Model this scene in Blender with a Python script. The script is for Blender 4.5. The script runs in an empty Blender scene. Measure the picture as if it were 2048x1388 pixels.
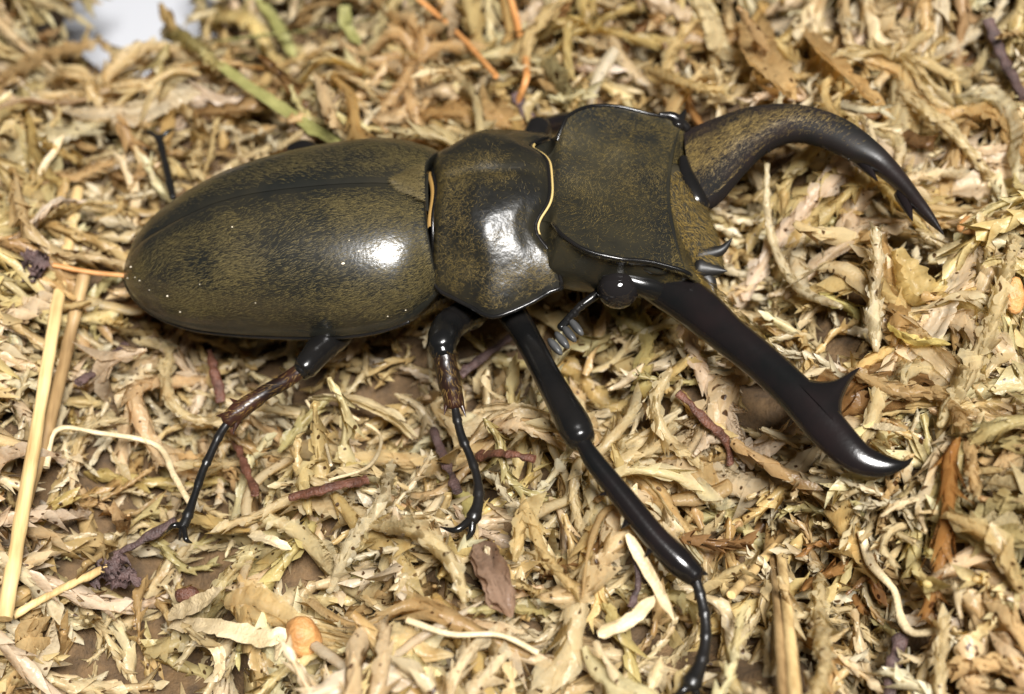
import bpy, math, random
import numpy as np

# ------------------------------------------------------------------ camera, world, light, exposure
MM = 0.001                      # everything below is laid out in millimetres
PITCH, ROLL, DIST, LENS = 50.0, 6.0, 142.2, 50.0
TGT = np.array([0, 0, 6.0])
_e = math.radians(PITCH)
FW = np.array([0, math.cos(_e), -math.sin(_e)])
_rt = np.array([1.0, 0, 0]); _up = np.cross(_rt, FW); _r = math.radians(ROLL)
CR = math.cos(_r) * _rt - math.sin(_r) * _up
CU = math.sin(_r) * _rt + math.cos(_r) * _up
POS = TGT - FW * DIST
FPX = 2048 * LENS / 36

scene = bpy.context.scene
coll = scene.collection
cam_d = bpy.data.cameras.new('camera'); cam = bpy.data.objects.new('camera', cam_d)
coll.objects.link(cam); scene.camera = cam
from mathutils import Matrix, Vector
m = Matrix.Identity(4)
for i in range(3):
    m[i][0] = CR[i]; m[i][1] = CU[i]; m[i][2] = -FW[i]; m[i][3] = POS[i] * MM
cam.matrix_world = m
cam_d.lens = LENS; cam_d.sensor_width = 36; cam_d.clip_start = 0.005; cam_d.clip_end = 50
cam_d.dof.use_dof = True
cam_d.dof.focus_distance = 0.140
cam_d.dof.aperture_fstop = 22

world = bpy.data.worlds.new('World'); scene.world = world; world.use_nodes = True
bg = world.node_tree.nodes['Background']
bg.inputs[0].default_value = (0.92, 0.96, 1.0, 1); bg.inputs[1].default_value = 0.065

def area(name, loc, target, sx, sy, power, col):
    d = bpy.data.lights.new(name, 'AREA'); d.shape = 'ELLIPSE'; d.size = sx; d.size_y = sy
    d.energy = power; d.color = col
    o = bpy.data.objects.new(name, d); coll.objects.link(o)
    o.location = loc
    o.rotation_euler = (Vector(target) - Vector(loc)).to_track_quat('-Z', 'Y').to_euler()
    return o
area('ceiling_lamp', (0.09, -0.19, 0.43), (0, 0, 0), 0.19, 0.13, 8.2, (1.0, 0.975, 0.94))
scene.view_settings.view_transform = 'Standard'
scene.view_settings.look = 'None'
scene.view_settings.exposure = 0.0
scene.view_settings.gamma = 1.0
scene.render.engine = 'CYCLES'
scene.cycles.max_bounces = 6
scene.cycles.transparent_max_bounces = 8

# ------------------------------------------------------------------ geometry helpers (mm)
rng = np.random.default_rng(7)
def ray(px, py): return FW + CR * ((px - 1024) / FPX) + CU * ((694 - py) / FPX)
def P(px, py, z):
    d = ray(px, py); return POS + d * ((z - POS[2]) / d[2])
def on_plane(px, py, O, n):
    d = ray(px, py); return POS + d * (np.dot(O - POS, n) / np.dot(d, n))
def proj(p):
    v = np.asarray(p) - POS; w = v @ FW
    return np.stack([1024 + FPX * (v @ CR) / w, 694 - FPX * (v @ CU) / w], -1), w
def frame(yaw, pitch, roll):
    y, p, q = map(math.radians, (yaw, pitch, roll))
    f = np.array([math.cos(p) * math.cos(y), math.cos(p) * math.sin(y), math.sin(p)])
    l = np.array([-math.sin(y), math.cos(y), 0]); u = np.cross(f, l)
    return f, math.cos(q) * l - math.sin(q) * u, math.sin(q) * l + math.cos(q) * u
def unit(v): v = np.asarray(v, float); return v / (np.linalg.norm(v, axis=-1, keepdims=True) + 1e-12)

def _hash(i, j, k, seed):
    n = (i * 374761393 + j * 668265263 + k * 2147483647 + seed * 974711) & 0xffffffff
    n = ((n ^ (n >> 13)) * 1274126177) & 0xffffffff
    n = ((n ^ (n >> 16)) * 2246822519) & 0xffffffff
    return ((n ^ (n >> 15)) & 0xffff) / 65535.0
def noise3(p, scale=1.0, seed=0):
    q = np.asarray(p, float) / scale; i = np.floor(q).astype(np.int64); f = q - i; f = f * f * (3 - 2 * f)
    r = 0
    for a in (0, 1):
        for b in (0, 1):
            for c in (0, 1):
                w = (f[..., 0] if a else 1 - f[..., 0]) * (f[..., 1] if b else 1 - f[..., 1]) * (f[..., 2] if c else 1 - f[..., 2])
                r = r + w * _hash(i[..., 0] + a, i[..., 1] + b, i[..., 2] + c, seed)
    return r                                     # 0..1
def crom(pts, n, closed=False):
    """Catmull-Rom resample, n samples per span"""
    p = np.asarray(pts, float); k = len(p)
    if closed: q = np.concatenate([p[-1:], p, p[:2]]); spans = k
    else: q = np.concatenate([2 * p[:1] - p[1:2], p, 2 * p[-1:] - p[-2:-1]]); spans = k - 1
    t = (np.arange(n) / n)[:, None]
    t = t.reshape((n,) + (1,) * (p.ndim - 1))
    out = []
    for i in range(spans):
        a, b, c, d = q[i], q[i + 1], q[i + 2], q[i + 3]
        out.append(0.5 * (2 * b + (c - a) * t + (2 * a - 5 * b + 4 * c - d) * t * t + (3 * b - a - 3 * c + d) * t ** 3))
    if not closed: out.append(p[-1:])
    return np.concatenate(out)

class Geo:
    """collects quads/tris as numpy arrays, with optional colours and shading normals"""
    def __init__(s): s.v = []; s.f = []; s.c = []; s.nr = []; s.n = 0
    def add(s, v, f, c=None, nr=None):
        v = np.asarray(v, float).reshape(-1, 3)
        s.v.append(v); s.f.append(np.asarray(f, np.int64) + s.n); s.n += len(v)
        s.c.append(np.ones((len(v), 3)) if c is None else np.broadcast_to(np.asarray(c, float), (len(v), 3)))
        s.nr.append(np.zeros((len(v), 3)) if nr is None else nr)
        return s
    def data(s): return np.concatenate(s.v), s.f, np.concatenate(s.c), np.concatenate(s.nr)
def vert_normals(v, fl):
    n = np.zeros_like(v); sizes = {f.shape[1] for f in fl}
    for f in [np.concatenate([f for f in fl if f.shape[1] == k]) for k in sizes]:
        fn = np.cross(v[f[:, 2]] - v[f[:, 0]], v[f[:, -1]] - v[f[:, 1]])
        for k in range(f.shape[1]):
            for a in range(3): n[:, a] += np.bincount(f[:, k], fn[:, a], len(v))
    return unit(n)
def grid_faces(nu, nv, cu=False, cv=False):
    iu = np.arange(nu if cu else nu - 1); iv = np.arange(nv if cv else nv - 1)
    a, b = np.meshgrid(iu, iv, indexing='ij'); a = a.ravel(); b = b.ravel()
    a1 = (a + 1) % nu; b1 = (b + 1) % nv
    return np.stack([a * nv + b, a1 * nv + b, a1 * nv + b1, a * nv + b1], 1)
def make_mesh(name, geo, smooth=True, col=False, origin=(0, 0, 0)):
    v, fl, c, nr = geo.data()
    given = np.abs(nr).sum(1) > 0
    if given.any() and not given.all(): nr = np.where(given[:, None], nr, vert_normals(v, fl))
    v = (v - np.asarray(origin)) * MM
    me = bpy.data.meshes.new(name)
    me.vertices.add(len(v)); me.vertices.foreach_set('co', v.astype(np.float32).ravel())
    idx = np.concatenate([f.ravel() for f in fl]); tot = np.concatenate([np.full(len(f), f.shape[1]) for f in fl])
    start = np.concatenate([[0], np.cumsum(tot)[:-1]])
    me.loops.add(len(idx)); me.loops.foreach_set('vertex_index', idx.astype(np.int32))
    me.polygons.add(len(tot)); me.polygons.foreach_set('loop_start', start.astype(np.int32))
    me.update(calc_edges=True)
    me.polygons.foreach_set('use_smooth', np.full(len(tot), smooth))
    if col:
        a = me.color_attributes.new('Col', 'FLOAT_COLOR', 'POINT')
        a.data.foreach_set('color', np.concatenate([c, np.ones((len(c), 1))], 1).astype(np.float32).ravel())
    me.validate()
    if given.any() and len(me.vertices) == len(nr):
        a = me.attributes.new('custom_normal', 'FLOAT_VECTOR', 'POINT'); a.data.foreach_set('vector', nr.astype(np.float32).ravel())
    me.update()
    return me
def obj(name, geo, mat, parent=None, smooth=True, col=False, origin=None):
    if parent is not None: origin = parent['_o']
    elif origin is None: origin = (0, 0, 0)
    me = make_mesh(name, geo, smooth, col, origin)
    if mat: me.materials.append(mat)
    o = bpy.data.objects.new(name, me); coll.objects.link(o)
    if parent is not None:
        o.parent = parent; o['_o'] = tuple(origin)
    else: o.location = Vector(origin) * MM
    return o
def empty(name, loc):
    o = bpy.data.objects.new(name, None); coll.objects.link(o); o.location = Vector(loc) * MM
    o.empty_display_size = 0.005; o['_o'] = tuple(float(x) for x in loc); return o
def tag(o, label, cat, group=None, kind=None):
    o['label'] = label; o['category'] = cat
    if group: o['group'] = group
    if kind: o['kind'] = kind
    return o

def frames_along(p, ref=None):
    t = unit(np.gradient(p, axis=0)); n = np.zeros_like(t)
    a = np.array([0, 0, 1.0]) if ref is None else np.asarray(ref, float)
    if abs(t[0] @ a) > 0.95: a = np.array([1.0, 0.2, 0])
    n[0] = unit(a - t[0] * (a @ t[0]))
    for i in range(1, len(p)):
        n[i] = unit(n[i - 1] - t[i] * (n[i - 1] @ t[i]))
    return t, n, np.cross(t, n)
def tube(g, pts, rad, seg=12, flat=1.0, n=6, ref=None, cap=True, bump=0, seed=0, c=None, raw=False):
    """round rod along pts; rad per point; flat = thickness ratio along the normal"""
    pr = np.concatenate([np.asarray(pts, float), np.asarray(rad, float).reshape(-1, 1)], 1)
    q = pr if raw else crom(pr, n)
    p, r = q[:, :3], np.maximum(q[:, 3], 0.01)
    t, nn, b = frames_along(p, ref)
    if cap:
        e = np.array([0.0, 0.45, 0.8])
        s0 = np.sqrt(np.maximum(0, 1 - (1 - e) ** 2))
        p0 = [p[0] - t[0] * r[0] * 0.8 * (1 - x) for x in e]; p1 = [p[-1] + t[-1] * r[-1] * 0.8 * (1 - x) for x in e[::-1]]
        p = np.concatenate([p0, p, p1]); r = np.concatenate([r[0] * s0 + .001, r, r[-1] * s0[::-1] + .001])
        nn = np.concatenate([np.repeat(nn[:1], 3, 0), nn, np.repeat(nn[-1:], 3, 0)])
        b = np.concatenate([np.repeat(b[:1], 3, 0), b, np.repeat(b[-1:], 3, 0)])
    a = np.arange(seg) * 2 * math.pi / seg
    v = p[:, None] + r[:, None, None] * (np.cos(a)[None, :, None] * b[:, None] + flat * np.sin(a)[None, :, None] * nn[:, None])
    if bump:
        d = unit(v - p[:, None]); v = v + d * ((noise3(v, 0.7, seed) - .5) * bump + (noise3(v, 2.2, seed + 1) - .5) * bump)[..., None]
    g.add(v, grid_faces(len(p), seg, cv=True), c)
    return g
def blade(g, outer, inner, thick, n=6, seg=18, pw=1.0, dull=None):
    """solid spanned between two edge lines with a given thickness: mandibles, lobes"""
    O = crom(outer, n); I = crom(inner, n); th = crom(np.asarray(thick, float).reshape(-1, 1), n)[:, 0]
    cen = (O + I) / 2; hw = (O - I) / 2
    t = unit(np.gradient(cen, axis=0)); nn = unit(np.cross(t, hw))
    a = np.arange(seg) * 2 * math.pi / seg
    ca, sa = np.cos(a), np.sin(a)
    ca = np.sign(ca) * np.abs(ca) ** pw; sa = np.sign(sa) * np.abs(sa) ** pw
    v = cen[:, None] + ca[None, :, None] * hw[:, None] + sa[None, :, None] * nn[:, None] * th[:, None, None]
    cc = None if dull is None else np.repeat(np.interp(np.linspace(0, 1, len(cen)), *dull), seg)[:, None] * np.ones(3)
    g.add(v, grid_faces(len(cen), seg, cv=True), cc)
    k = len(cen)
    for i, rev in ((0, True), (k - 1, False)):
        ring = v[i]; g.add(np.concatenate([ring, cen[i:i + 1]]), [[j, (j + 1) % seg, seg] for j in range(seg)])
    return g
def ellipsoid(g, c, ax, nu=14, nv=20, c_=None):
    """ax: three axis vectors"""
    th = np.linspace(0.02, math.pi - .02, nu); ph = np.arange(nv) * 2 * math.pi / nv
    v = np.asarray(c) + (np.sin(th)[:, None, None] * np.cos(ph)[None, :, None]) * np.asarray(ax[0]) \
        + (np.sin(th)[:, None, None] * np.sin(ph)[None, :, None]) * np.asarray(ax[1]) + np.cos(th)[:, None, None] * np.ones((1, nv, 1)) * np.asarray(ax[2])
    return g.add(v, grid_faces(nu, nv, cv=True), c_)
def cone(g, base, tip, r, bend=None, seg=8):
    base = np.asarray(base, float); tip = np.asarray(tip, float); mid = (base + tip) / 2 + (0 if bend is None else np.asarray(bend, float))
    return tube(g, [base, mid, tip], [r, r * .55, r * .06], seg=seg, n=5)

# ------------------------------------------------------------------ materials
def mat(name):
    mt = bpy.data.materials.new(name); mt.use_nodes = True; nt = mt.node_tree
    return mt, nt, nt.nodes['Principled BSDF'], nt.nodes['Material Output']
def N(nt, kind, **kw):
    n = nt.nodes.new(kind)
    for k, v in kw.items(): setattr(n, k, v)
    return n
def ramp(nt, fac, stops):
    r = N(nt, 'ShaderNodeValToRGB'); el = r.color_ramp.elements
    while len(el) < len(stops): el.new(0.5)
    for e, (p, c) in zip(el, stops): e.position = p; e.color = (*c, 1)
    nt.links.new(fac, r.inputs[0]); return r.outputs[0]
def noise_tex(nt, scale, detail=3, vec=None, rough=.55, dist=0):
    n = N(nt, 'ShaderNodeTexNoise'); n.inputs['Scale'].default_value = scale; n.inputs['Detail'].default_value = detail
    n.inputs['Roughness'].default_value = rough; n.inputs['Distortion'].default_value = dist
    if vec is None: vec = N(nt, 'ShaderNodeTexCoord').outputs['Object']
    nt.links.new(vec, n.inputs['Vector']); return n.outputs['Fac']
def mapped(nt, sc):
    t = N(nt, 'ShaderNodeTexCoord'); mp = N(nt, 'ShaderNodeMapping'); mp.inputs['Scale'].default_value = sc
    nt.links.new(t.outputs['Object'], mp.inputs[0]); return mp.outputs[0]
def bump(nt, bs, h, strength, dist):
    b = N(nt, 'ShaderNodeBump'); b.inputs['Strength'].default_value = strength; b.inputs['Distance'].default_value = dist
    nt.links.new(h, b.inputs['Height']); nt.links.new(b.outputs[0], bs.inputs['Normal'])

def cuticle(name, dark, mid, rough=(.3, .45), bscale=4000, bstr=.25, coat=.0):
    mt, nt, bs, _ = mat(name)
    n1 = noise_tex(nt, 170, 4); c = ramp(nt, n1, [(.36, dark), (.66, mid)])
    nt.links.new(c, bs.inputs['Base Color'])
    n2 = noise_tex(nt, 700, 3); mr = N(nt, 'ShaderNodeMapRange'); mr.inputs[3].default_value = rough[0]; mr.inputs[4].default_value = rough[1]
    nt.links.new(n2, mr.inputs[0]); nt.links.new(mr.outputs[0], bs.inputs['Roughness'])
    bs.inputs['Specular IOR Level'].default_value = .38; bs.inputs['Coat Weight'].default_value = coat
    n3 = noise_tex(nt, bscale, 2); bump(nt, bs, n3, bstr, 0.00006)
    return mt
M = {}
M['elytra'] = cuticle('elytra_cuticle', (.007, .0075, .0065), (.016, .014, .009), (.20, .29), 2600, .4)
M['elytra'].node_tree.nodes['Principled BSDF'].inputs['Specular IOR Level'].default_value = .75
M['pronotum'] = cuticle('pronotum_cuticle', (.006, .006, .0055), (.015, .013, .008), (.27, .38), 1500, .9)
M['head'] = cuticle('head_cuticle', (.009, .009, .0075), (.022, .019, .011), (.26, .36), 3000, .35)
M['black'] = cuticle('black_cuticle', (.004, .004, .004), (.008, .007, .0065), (.14, .26), 3000, .15)
M['mandible'] = cuticle('mandible_cuticle', (.004, .004, .004), (.008, .0055, .0055), (.14, .22), 3000, .15)
M['mandible_dull'] = cuticle('mandible_dull_cuticle', (.005, .0045, .004), (.012, .008, .0075), (.2, .3), 3500, .3)
_nt = M['mandible_dull'].node_tree; _b = _nt.nodes['Principled BSDF']; _l = _b.inputs['Roughness'].links[0].from_socket
_at = N(_nt, 'ShaderNodeAttribute', attribute_name='Col'); _mx = N(_nt, 'ShaderNodeMix'); _nt.links.new(_at.outputs['Fac'], _mx.inputs[0]); _nt.links.new(_l, _mx.inputs[2]); _mx.inputs[3].default_value = .78
_m2 = N(_nt, 'ShaderNodeMath', operation='MULTIPLY_ADD'); _m2.inputs[1].default_value = -.38; _m2.inputs[2].default_value = .5; _nt.links.new(_at.outputs['Fac'], _m2.inputs[0]); _nt.links.new(_m2.outputs[0], _b.inputs['Specular IOR Level'])
_nt.links.new(_mx.outputs[0], _b.inputs['Roughness'])
M['legred'] = cuticle('red_brown_cuticle', (.008, .004, .003), (.034, .012, .007), (.25, .4), 1500, .8)
M['dull'] = cuticle('dull_hairy_cuticle', (.012, .011, .008), (.03, .024, .012), (.75, .85), 3500, .6)
M['dull'].node_tree.nodes['Principled BSDF'].inputs['Specular IOR Level'].default_value = .15
M['eye'], _nt, _b, _o = mat('eye_lens'); _b.inputs['Base Color'].default_value = (.008, .007, .007, 1); _b.inputs['Roughness'].default_value = .05
M['hair'], _nt, _b, _o = mat('golden_hair')
_b.inputs['Roughness'].default_value = .5; _b.inputs['Specular IOR Level'].default_value = .2
_g = N(_nt, 'ShaderNodeAttribute', attribute_name='Col'); _nt.links.new(_g.outputs['Color'], _b.inputs['Base Color'])
M['fringe'], _nt, _b, _o = mat('golden_fringe'); _b.inputs['Base Color'].default_value = (.24, .14, .04, 1); _b.inputs['Roughness'].default_value = .5
M['dust'], _nt, _b, _o = mat('pale_dust'); _b.inputs['Base Color'].default_value = (.7, .62, .48, 1); _b.inputs['Roughness'].default_value = .7
M['cream'], _nt, _b, _o = mat('cream_membrane'); _b.inputs['Base Color'].default_value = (.36, .26, .095, 1); _b.inputs['Roughness'].default_value = .5
M['tarsus'] = cuticle('tarsus_cuticle', (.004, .004, .004), (.008, .007, .0065), (.3, .4), 2500, .4)
M['spine'] = cuticle('spine_cuticle', (.005, .005, .005), (.01, .009, .008), (.42, .52), 3000, .3)
M['club'] = cuticle('antenna_club', (.03, .03, .03), (.08, .08, .08), (.25, .4), 3000, .2)

def moss_material(name, clear_):
    mt, nt, bs, out = mat(name)
    at = N(nt, 'ShaderNodeAttribute', attribute_name='Col'); oi = N(nt, 'ShaderNodeObjectInfo')
    mx = N(nt, 'ShaderNodeMix', data_type='RGBA', blend_type='MULTIPLY'); mx.inputs[0].default_value = 1
    nt.links.new(at.outputs['Color'], mx.inputs[6]); nt.links.new(oi.outputs['Color'], mx.inputs[7])
    geo = N(nt, 'ShaderNodeNewGeometry')
    n = noise_tex(nt, 330, 4, vec=geo.outputs['Position']); n2 = noise_tex(nt, 1900, 2, vec=geo.outputs['Position'])
    v = ramp(nt, n, [(.28, (.74, .63, .48)), (.48, (.97, .95, .9)), (.72, (1.06, 1.06, 1.03))])
    m2 = N(nt, 'ShaderNodeMix', data_type='RGBA', blend_type='MULTIPLY'); m2.inputs[0].default_value = 1
    nt.links.new(mx.outputs[2], m2.inputs[6]); nt.links.new(v, m2.inputs[7])
    v2 = ramp(nt, n2, [(.22, (.78, .7, .58)), (.40, (1, 1, 1))])
    m3 = N(nt, 'ShaderNodeMix', data_type='RGBA', blend_type='MULTIPLY'); m3.inputs[0].default_value = .7
    nt.links.new(m2.outputs[2], m3.inputs[6]); nt.links.new(v2, m3.inputs[7])
    n4 = noise_tex(nt, 1300, 0, vec=geo.outputs['Position']); dots = ramp(nt, n4, [(.755, (1, 1, 1)), (.79, (.16, .10, .06))])
    m5 = N(nt, 'ShaderNodeMix', data_type='RGBA', blend_type='MULTIPLY'); m5.inputs[0].default_value = 1; nt.links.new(m3.outputs[2], m5.inputs[6]); nt.links.new(dots, m5.inputs[7]); m3 = m5
    nt.links.new(m3.outputs[2], bs.inputs['Base Color'])
    bs.inputs['Roughness'].default_value = .33; bs.inputs['Specular IOR Level'].default_value = .5
    bump(nt, bs, n2, .75, 0.00016)
    tr = N(nt, 'ShaderNodeBsdfTranslucent'); gm = N(nt, 'ShaderNodeGamma'); gm.inputs[1].default_value = 1.2; nt.links.new(m3.outputs[2], gm.inputs[0]); nt.links.new(gm.outputs[0], tr.inputs[0])
    ms = N(nt, 'ShaderNodeMixShader'); ms.inputs[0].default_value = .62
    nt.links.new(bs.outputs[0], ms.inputs[1]); nt.links.new(tr.outputs[0], ms.inputs[2]); sh = ms.outputs[0]
    if clear_:
        tp = N(nt, 'ShaderNodeBsdfTransparent'); m4 = N(nt, 'ShaderNodeMixShader'); tp.inputs[0].default_value = (1, .96, .85, 1)
        nt.links.new(ramp(nt, n, [(.3, (clear_ * .5,) * 3), (.7, (clear_ * 1.5,) * 3)]), m4.inputs[0]); nt.links.new(sh, m4.inputs[1]); nt.links.new(tp.outputs[0], m4.inputs[2]); sh = m4.outputs[0]
    nt.links.new(sh, out.inputs[0])
    return mt
M['moss'] = moss_material('moss_leaf', 0)
M['moss_clear'] = moss_material('moss_leaf_translucent', .30)
def fibrous(name, a, b, scale=260, rough=.55, bstr=.5):
    mt, nt, bs, _ = mat(name)
    n = noise_tex(nt, scale, 5, rough=.65); c = ramp(nt, n, [(.32, a), (.66, b)]); nt.links.new(c, bs.inputs['Base Color'])
    bs.inputs['Roughness'].default_value = rough
    n2 = noise_tex(nt, scale * 7, 3); bump(nt, bs, n2, bstr, 0.00025)
    return mt
def grain(name, a, b):
    mt, nt, bs, _ = mat(name); n = noise_tex(nt, 900, 4, vec=mapped(nt, (1, .05, .5)), rough=.7); n1 = noise_tex(nt, 120, 3)
    ad = N(nt, 'ShaderNodeMath', operation='MULTIPLY_ADD'); ad.inputs[1].default_value = .6; nt.links.new(n, ad.inputs[0]); m_ = N(nt, 'ShaderNodeMath', operation='MULTIPLY'); m_.inputs[1].default_value = .4
    nt.links.new(n1, m_.inputs[0]); nt.links.new(m_.outputs[0], ad.inputs[2])
    nt.links.new(ramp(nt, ad.outputs[0], [(.36, a), (.6, b)]), bs.inputs['Base Color']); bs.inputs['Roughness'].default_value = .42; bump(nt, bs, n, .5, .0002)
    return mt
M['straw'] = grain('straw', (.26, .16, .06), (.60, .44, .21))
M['straw_brown'] = grain('brown_straw', (.13, .075, .03), (.36, .24, .11))
M['bark'] = fibrous('purple_bark', (.022, .012, .011), (.10, .058, .052), 600, .55, 1.0)
M['redstalk'] = fibrous('red_stalk', (.04, .014, .008), (.13, .05, .028), 620, .45, 1.0)
M['orange'] = fibrous('orange_stalk', (.30, .12, .03), (.50, .24, .08))
M['seed'] = fibrous('seed_shell', (.24, .10, .025), (.46, .24, .085), 380, .55, .7)
M['shred'] = fibrous('white_shred', (.34, .26, .14), (.54, .44, .28), 420, .5, .6)
M['chip'] = fibrous('wood_chip', (.25, .17, .085), (.42, .32, .19), 160, .6, .5)
M['grass'] = fibrous('green_blade', (.13, .125, .035), (.25, .235, .085), 250, .55, .4)
M['soil'] = fibrous('peat_gap_shade', (.035, .02, .008), (.12, .07, .028), 400, .85, 1.0)  # peat brown, darkened so the gaps between strands look shaded
M['tray'], _nt, _b, _o = mat('white_plastic'); _b.inputs['Base Color'].default_value = (.42, .43, .46, 1); _b.inputs['Roughness'].default_value = .4

# ------------------------------------------------------------------ beetle: frames
F1, L1, U1 = frame(-3, 5, -2)
OB = P(249, 541, 4.5)
def B(s, t, h):
    s, t, h = np.broadcast_arrays(s, t, h)
    return OB + s[..., None] * F1 + t[..., None] * L1 + h[..., None] * U1
def loc(p): d = p - OB; return np.array([d @ F1, d @ L1, d @ U1])
F2, L2, U2 = frame(-8, -16, 0)
OH = on_plane(1143, 337, OB, L1)
def Hd(a, b, g):
    a, b, g = np.broadcast_arrays(np.asarray(a, float), np.asarray(b, float), np.asarray(g, float))
    return OH + a[..., None] * F2 + b[..., None] * L2 + g[..., None] * U2
def Hpix(px, py, g):
    p = on_plane(px, py, OH + U2 * g, U2) - OH; return np.array([p @ F2, p @ L2, g])

beetle = empty('stag_beetle', OB + F1 * 25 - U1 * 7)
tag(beetle, 'large dark bronze stag beetle with golden fuzz and long curved mandibles, standing on moss', 'beetle')

def hair_on(name, parent, V, nfaces_grid, count, flow, length=.75, width=.05, lift=.16, dens=None, cols=((.42, .27, .07), (.22, .15, .05)), seed=1, swirl=1.3):
    """short lying hairs (one thin blade each) spread over a vertex grid V[nu,nv,3]"""
    r = np.random.default_rng(seed)
    nu, nv = V.shape[:2]
    a = V[:-1, :-1]; b = V[1:, :-1]; c = V[1:, 1:]; d = V[:-1, 1:]
    nrm = np.cross(c - a, d - b); ar = np.linalg.norm(nrm, axis=-1).ravel()
    k = r.choice(len(ar), size=count, p=ar / ar.sum())
    x, y = r.random((count, 1)), r.random((count, 1))
    A, Bq, C, D = (q.reshape(-1, 3)[k] for q in (a, b, c, d))
    p = A * (1 - x) * (1 - y) + Bq * x * (1 - y) + C * x * y + D * (1 - x) * y
    nn = unit(nrm.reshape(-1, 3)[k])
    cen = V.reshape(-1, 3).mean(0)
    sg = np.sign(np.sum(nn * (p - cen + np.array([0, 0, 3.0])), 1)); nn = nn * sg[:, None]
    if dens is not None:
        keep = r.random(count) < dens(p); p, nn = p[keep], nn[keep]
    n = len(p)
    fl = flow(p) + (noise3(p, 1.6, seed)[:, None] - .5) * swirl * np.cross(nn, flow(p)) + r.normal(0, .17 * min(1.3, swirl), (n, 3))
    t = unit(fl - nn * np.sum(fl * nn, 1)[:, None]); t = unit(t + nn * (lift * r.uniform(.3, 1.5, (n, 1))))
    w = np.cross(nn, t); L = length * r.uniform(.55, 1.2, (n, 1))
    p = p + nn * .015
    v = np.stack([p - w * width / 2, p + w * width / 2, p + t * L], 1).reshape(-1, 3)
    mixc = r.random((n, 1)); cc = np.asarray(cols[0]) * mixc + np.asarray(cols[1]) * (1 - mixc)
    g = Geo(); g.add(v, np.arange(3 * n).reshape(-1, 3), np.repeat(cc, 3, 0))
    o = obj(name, g, M['hair'], parent, smooth=False, col=True); o['kind'] = 'stuff'
    return o

# ------------------------------------------------------------------ elytra
def pm(px, py, h): return loc(on_plane(px, py, OB + U1 * h, U1))
mar = np.array([pm(*q) for q in [(249, 541, 0), (252, 566, -.2), (265, 591, -.5), (289, 617, -.8), (341, 645, -1.1), (393, 660, -1.3), (480, 670, -1.4), (566, 674, -1.4), (670, 675, -1.3), (739, 667, -1.1), (808, 650, -.8), (843, 630, -.5), (861, 600, -.2)]])
sut = np.array([loc(on_plane(px, py, OB, L1)) for px, py in [(249, 540), (253, 524), (260, 508), (289, 476), (324, 455), (376, 427), (428, 404), (497, 386), (566, 376), (670, 366), (756, 363), (801, 366), (845, 372)]])
SE = 34.2
ss = SE * (np.linspace(0, 1, 64) ** 1.7)
sm, tm, hm = mar[:, 0], -mar[:, 1], mar[:, 2]
def sm_interp(x, xp, fp):
    xp = np.asarray(xp); k = np.sqrt(np.maximum(xp, 0)); y = np.interp(np.sqrt(np.maximum(x, 0)), k, fp)
    for _ in range(3): y[1:-1] = .25 * y[:-2] + .5 * y[1:-1] + .25 * y[2:]
    return y
Wm = sm_interp(ss, sm, tm); Wm[0] = 0.0
Hm_ = sm_interp(ss, sm, hm); Hs_ = sm_interp(ss, sut[:, 0], sut[:, 2]); Hs_[0] = 0.05
def elytron(side):
    nv = 44; v = np.linspace(0, 1, nv); al = v * math.pi / 2
    pw = 2 / 2.3
    sa, ca = np.sin(al) ** pw, np.cos(al) ** pw
    t = .03 + (Wm[:, None]) * sa[None]; h = Hm_[:, None] + (Hs_ - Hm_)[:, None] * ca[None]
    s = np.repeat(ss[:, None], nv, 1)
    # seam dip, faint ribs, dents
    h = h - .14 * np.exp(-((t - .03) / .3) ** 2) * np.clip(ss / 4, 0, 1)[:, None]
    rib = np.sin(v * 9.0) * .05
    h = h + rib[None] * np.clip(ss / 8, 0, 1)[:, None]
    # outer bead along the side edge
    k = np.clip((v - .955) / .045, 0, 1)
    t = t + (.28 * np.sin(k * math.pi))[None] * np.clip(Wm / 3, 0, 1)[:, None]
    # front shoulder rounding
    q = np.clip((s - (SE - 3.2)) / 3.2, 0, 1)
    shrink = (1 - .10 * q ** 3)
    cx = .45 * Wm[:, None]; t = cx + (t - cx) * np.where(t > cx, shrink, 1); 
    s = s + q ** 1.5 * (t / np.maximum(Wm[:, None], .1)) ** 2 * (1.9 if side > 0 else .5)
    V = B(s, side * t, h)
    # lip folding down at the front
    rings = []
    cen = B(SE - .8, side * 5.0, 1.5)
    for d, kk in ((.35, .965), (.55, .89), (.6, .75), (.5, .5)):
        last = V[-1] + F1 * d; rings.append(cen + F1 * d + (last - cen - F1 * d) * kk)
    V = np.concatenate([V, np.stack(rings)])
    g = Geo(); g.add(V, grid_faces(len(V), nv))
    # epipleuron: narrow fold under the side edge
    e0 = V[:, -1]; e1 = e0 - side * .6 * L1 - .9 * U1; e2 = e0 - side * 2.2 * L1 - 1.3 * U1
    E = np.stack([e0, e1, e2], 1); g.add(E, grid_faces(len(E), 3))
    o = obj('elytron', g, M['elytra'], beetle)
    return o, V
def gold_e(p):
    n = noise3(p, 7.0, 3) * .6 + noise3(p, 2.5, 4) * .4
    d = p - OB; t = d @ L1; s = d @ F1
    bald = np.exp(-((np.abs(t) - 5.6) / 1.3) ** 2) * np.clip(1 - (s - 2) / 30, 0, 1)
    edge = np.clip((np.abs(t) - 1) / 2, .2, 1) * np.clip((d @ U1 - .2) / 1.6, .08, 1)
    return np.clip((n - .22) * 1.7, .22, .85) * (1 - .8 * bald) * edge
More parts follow.
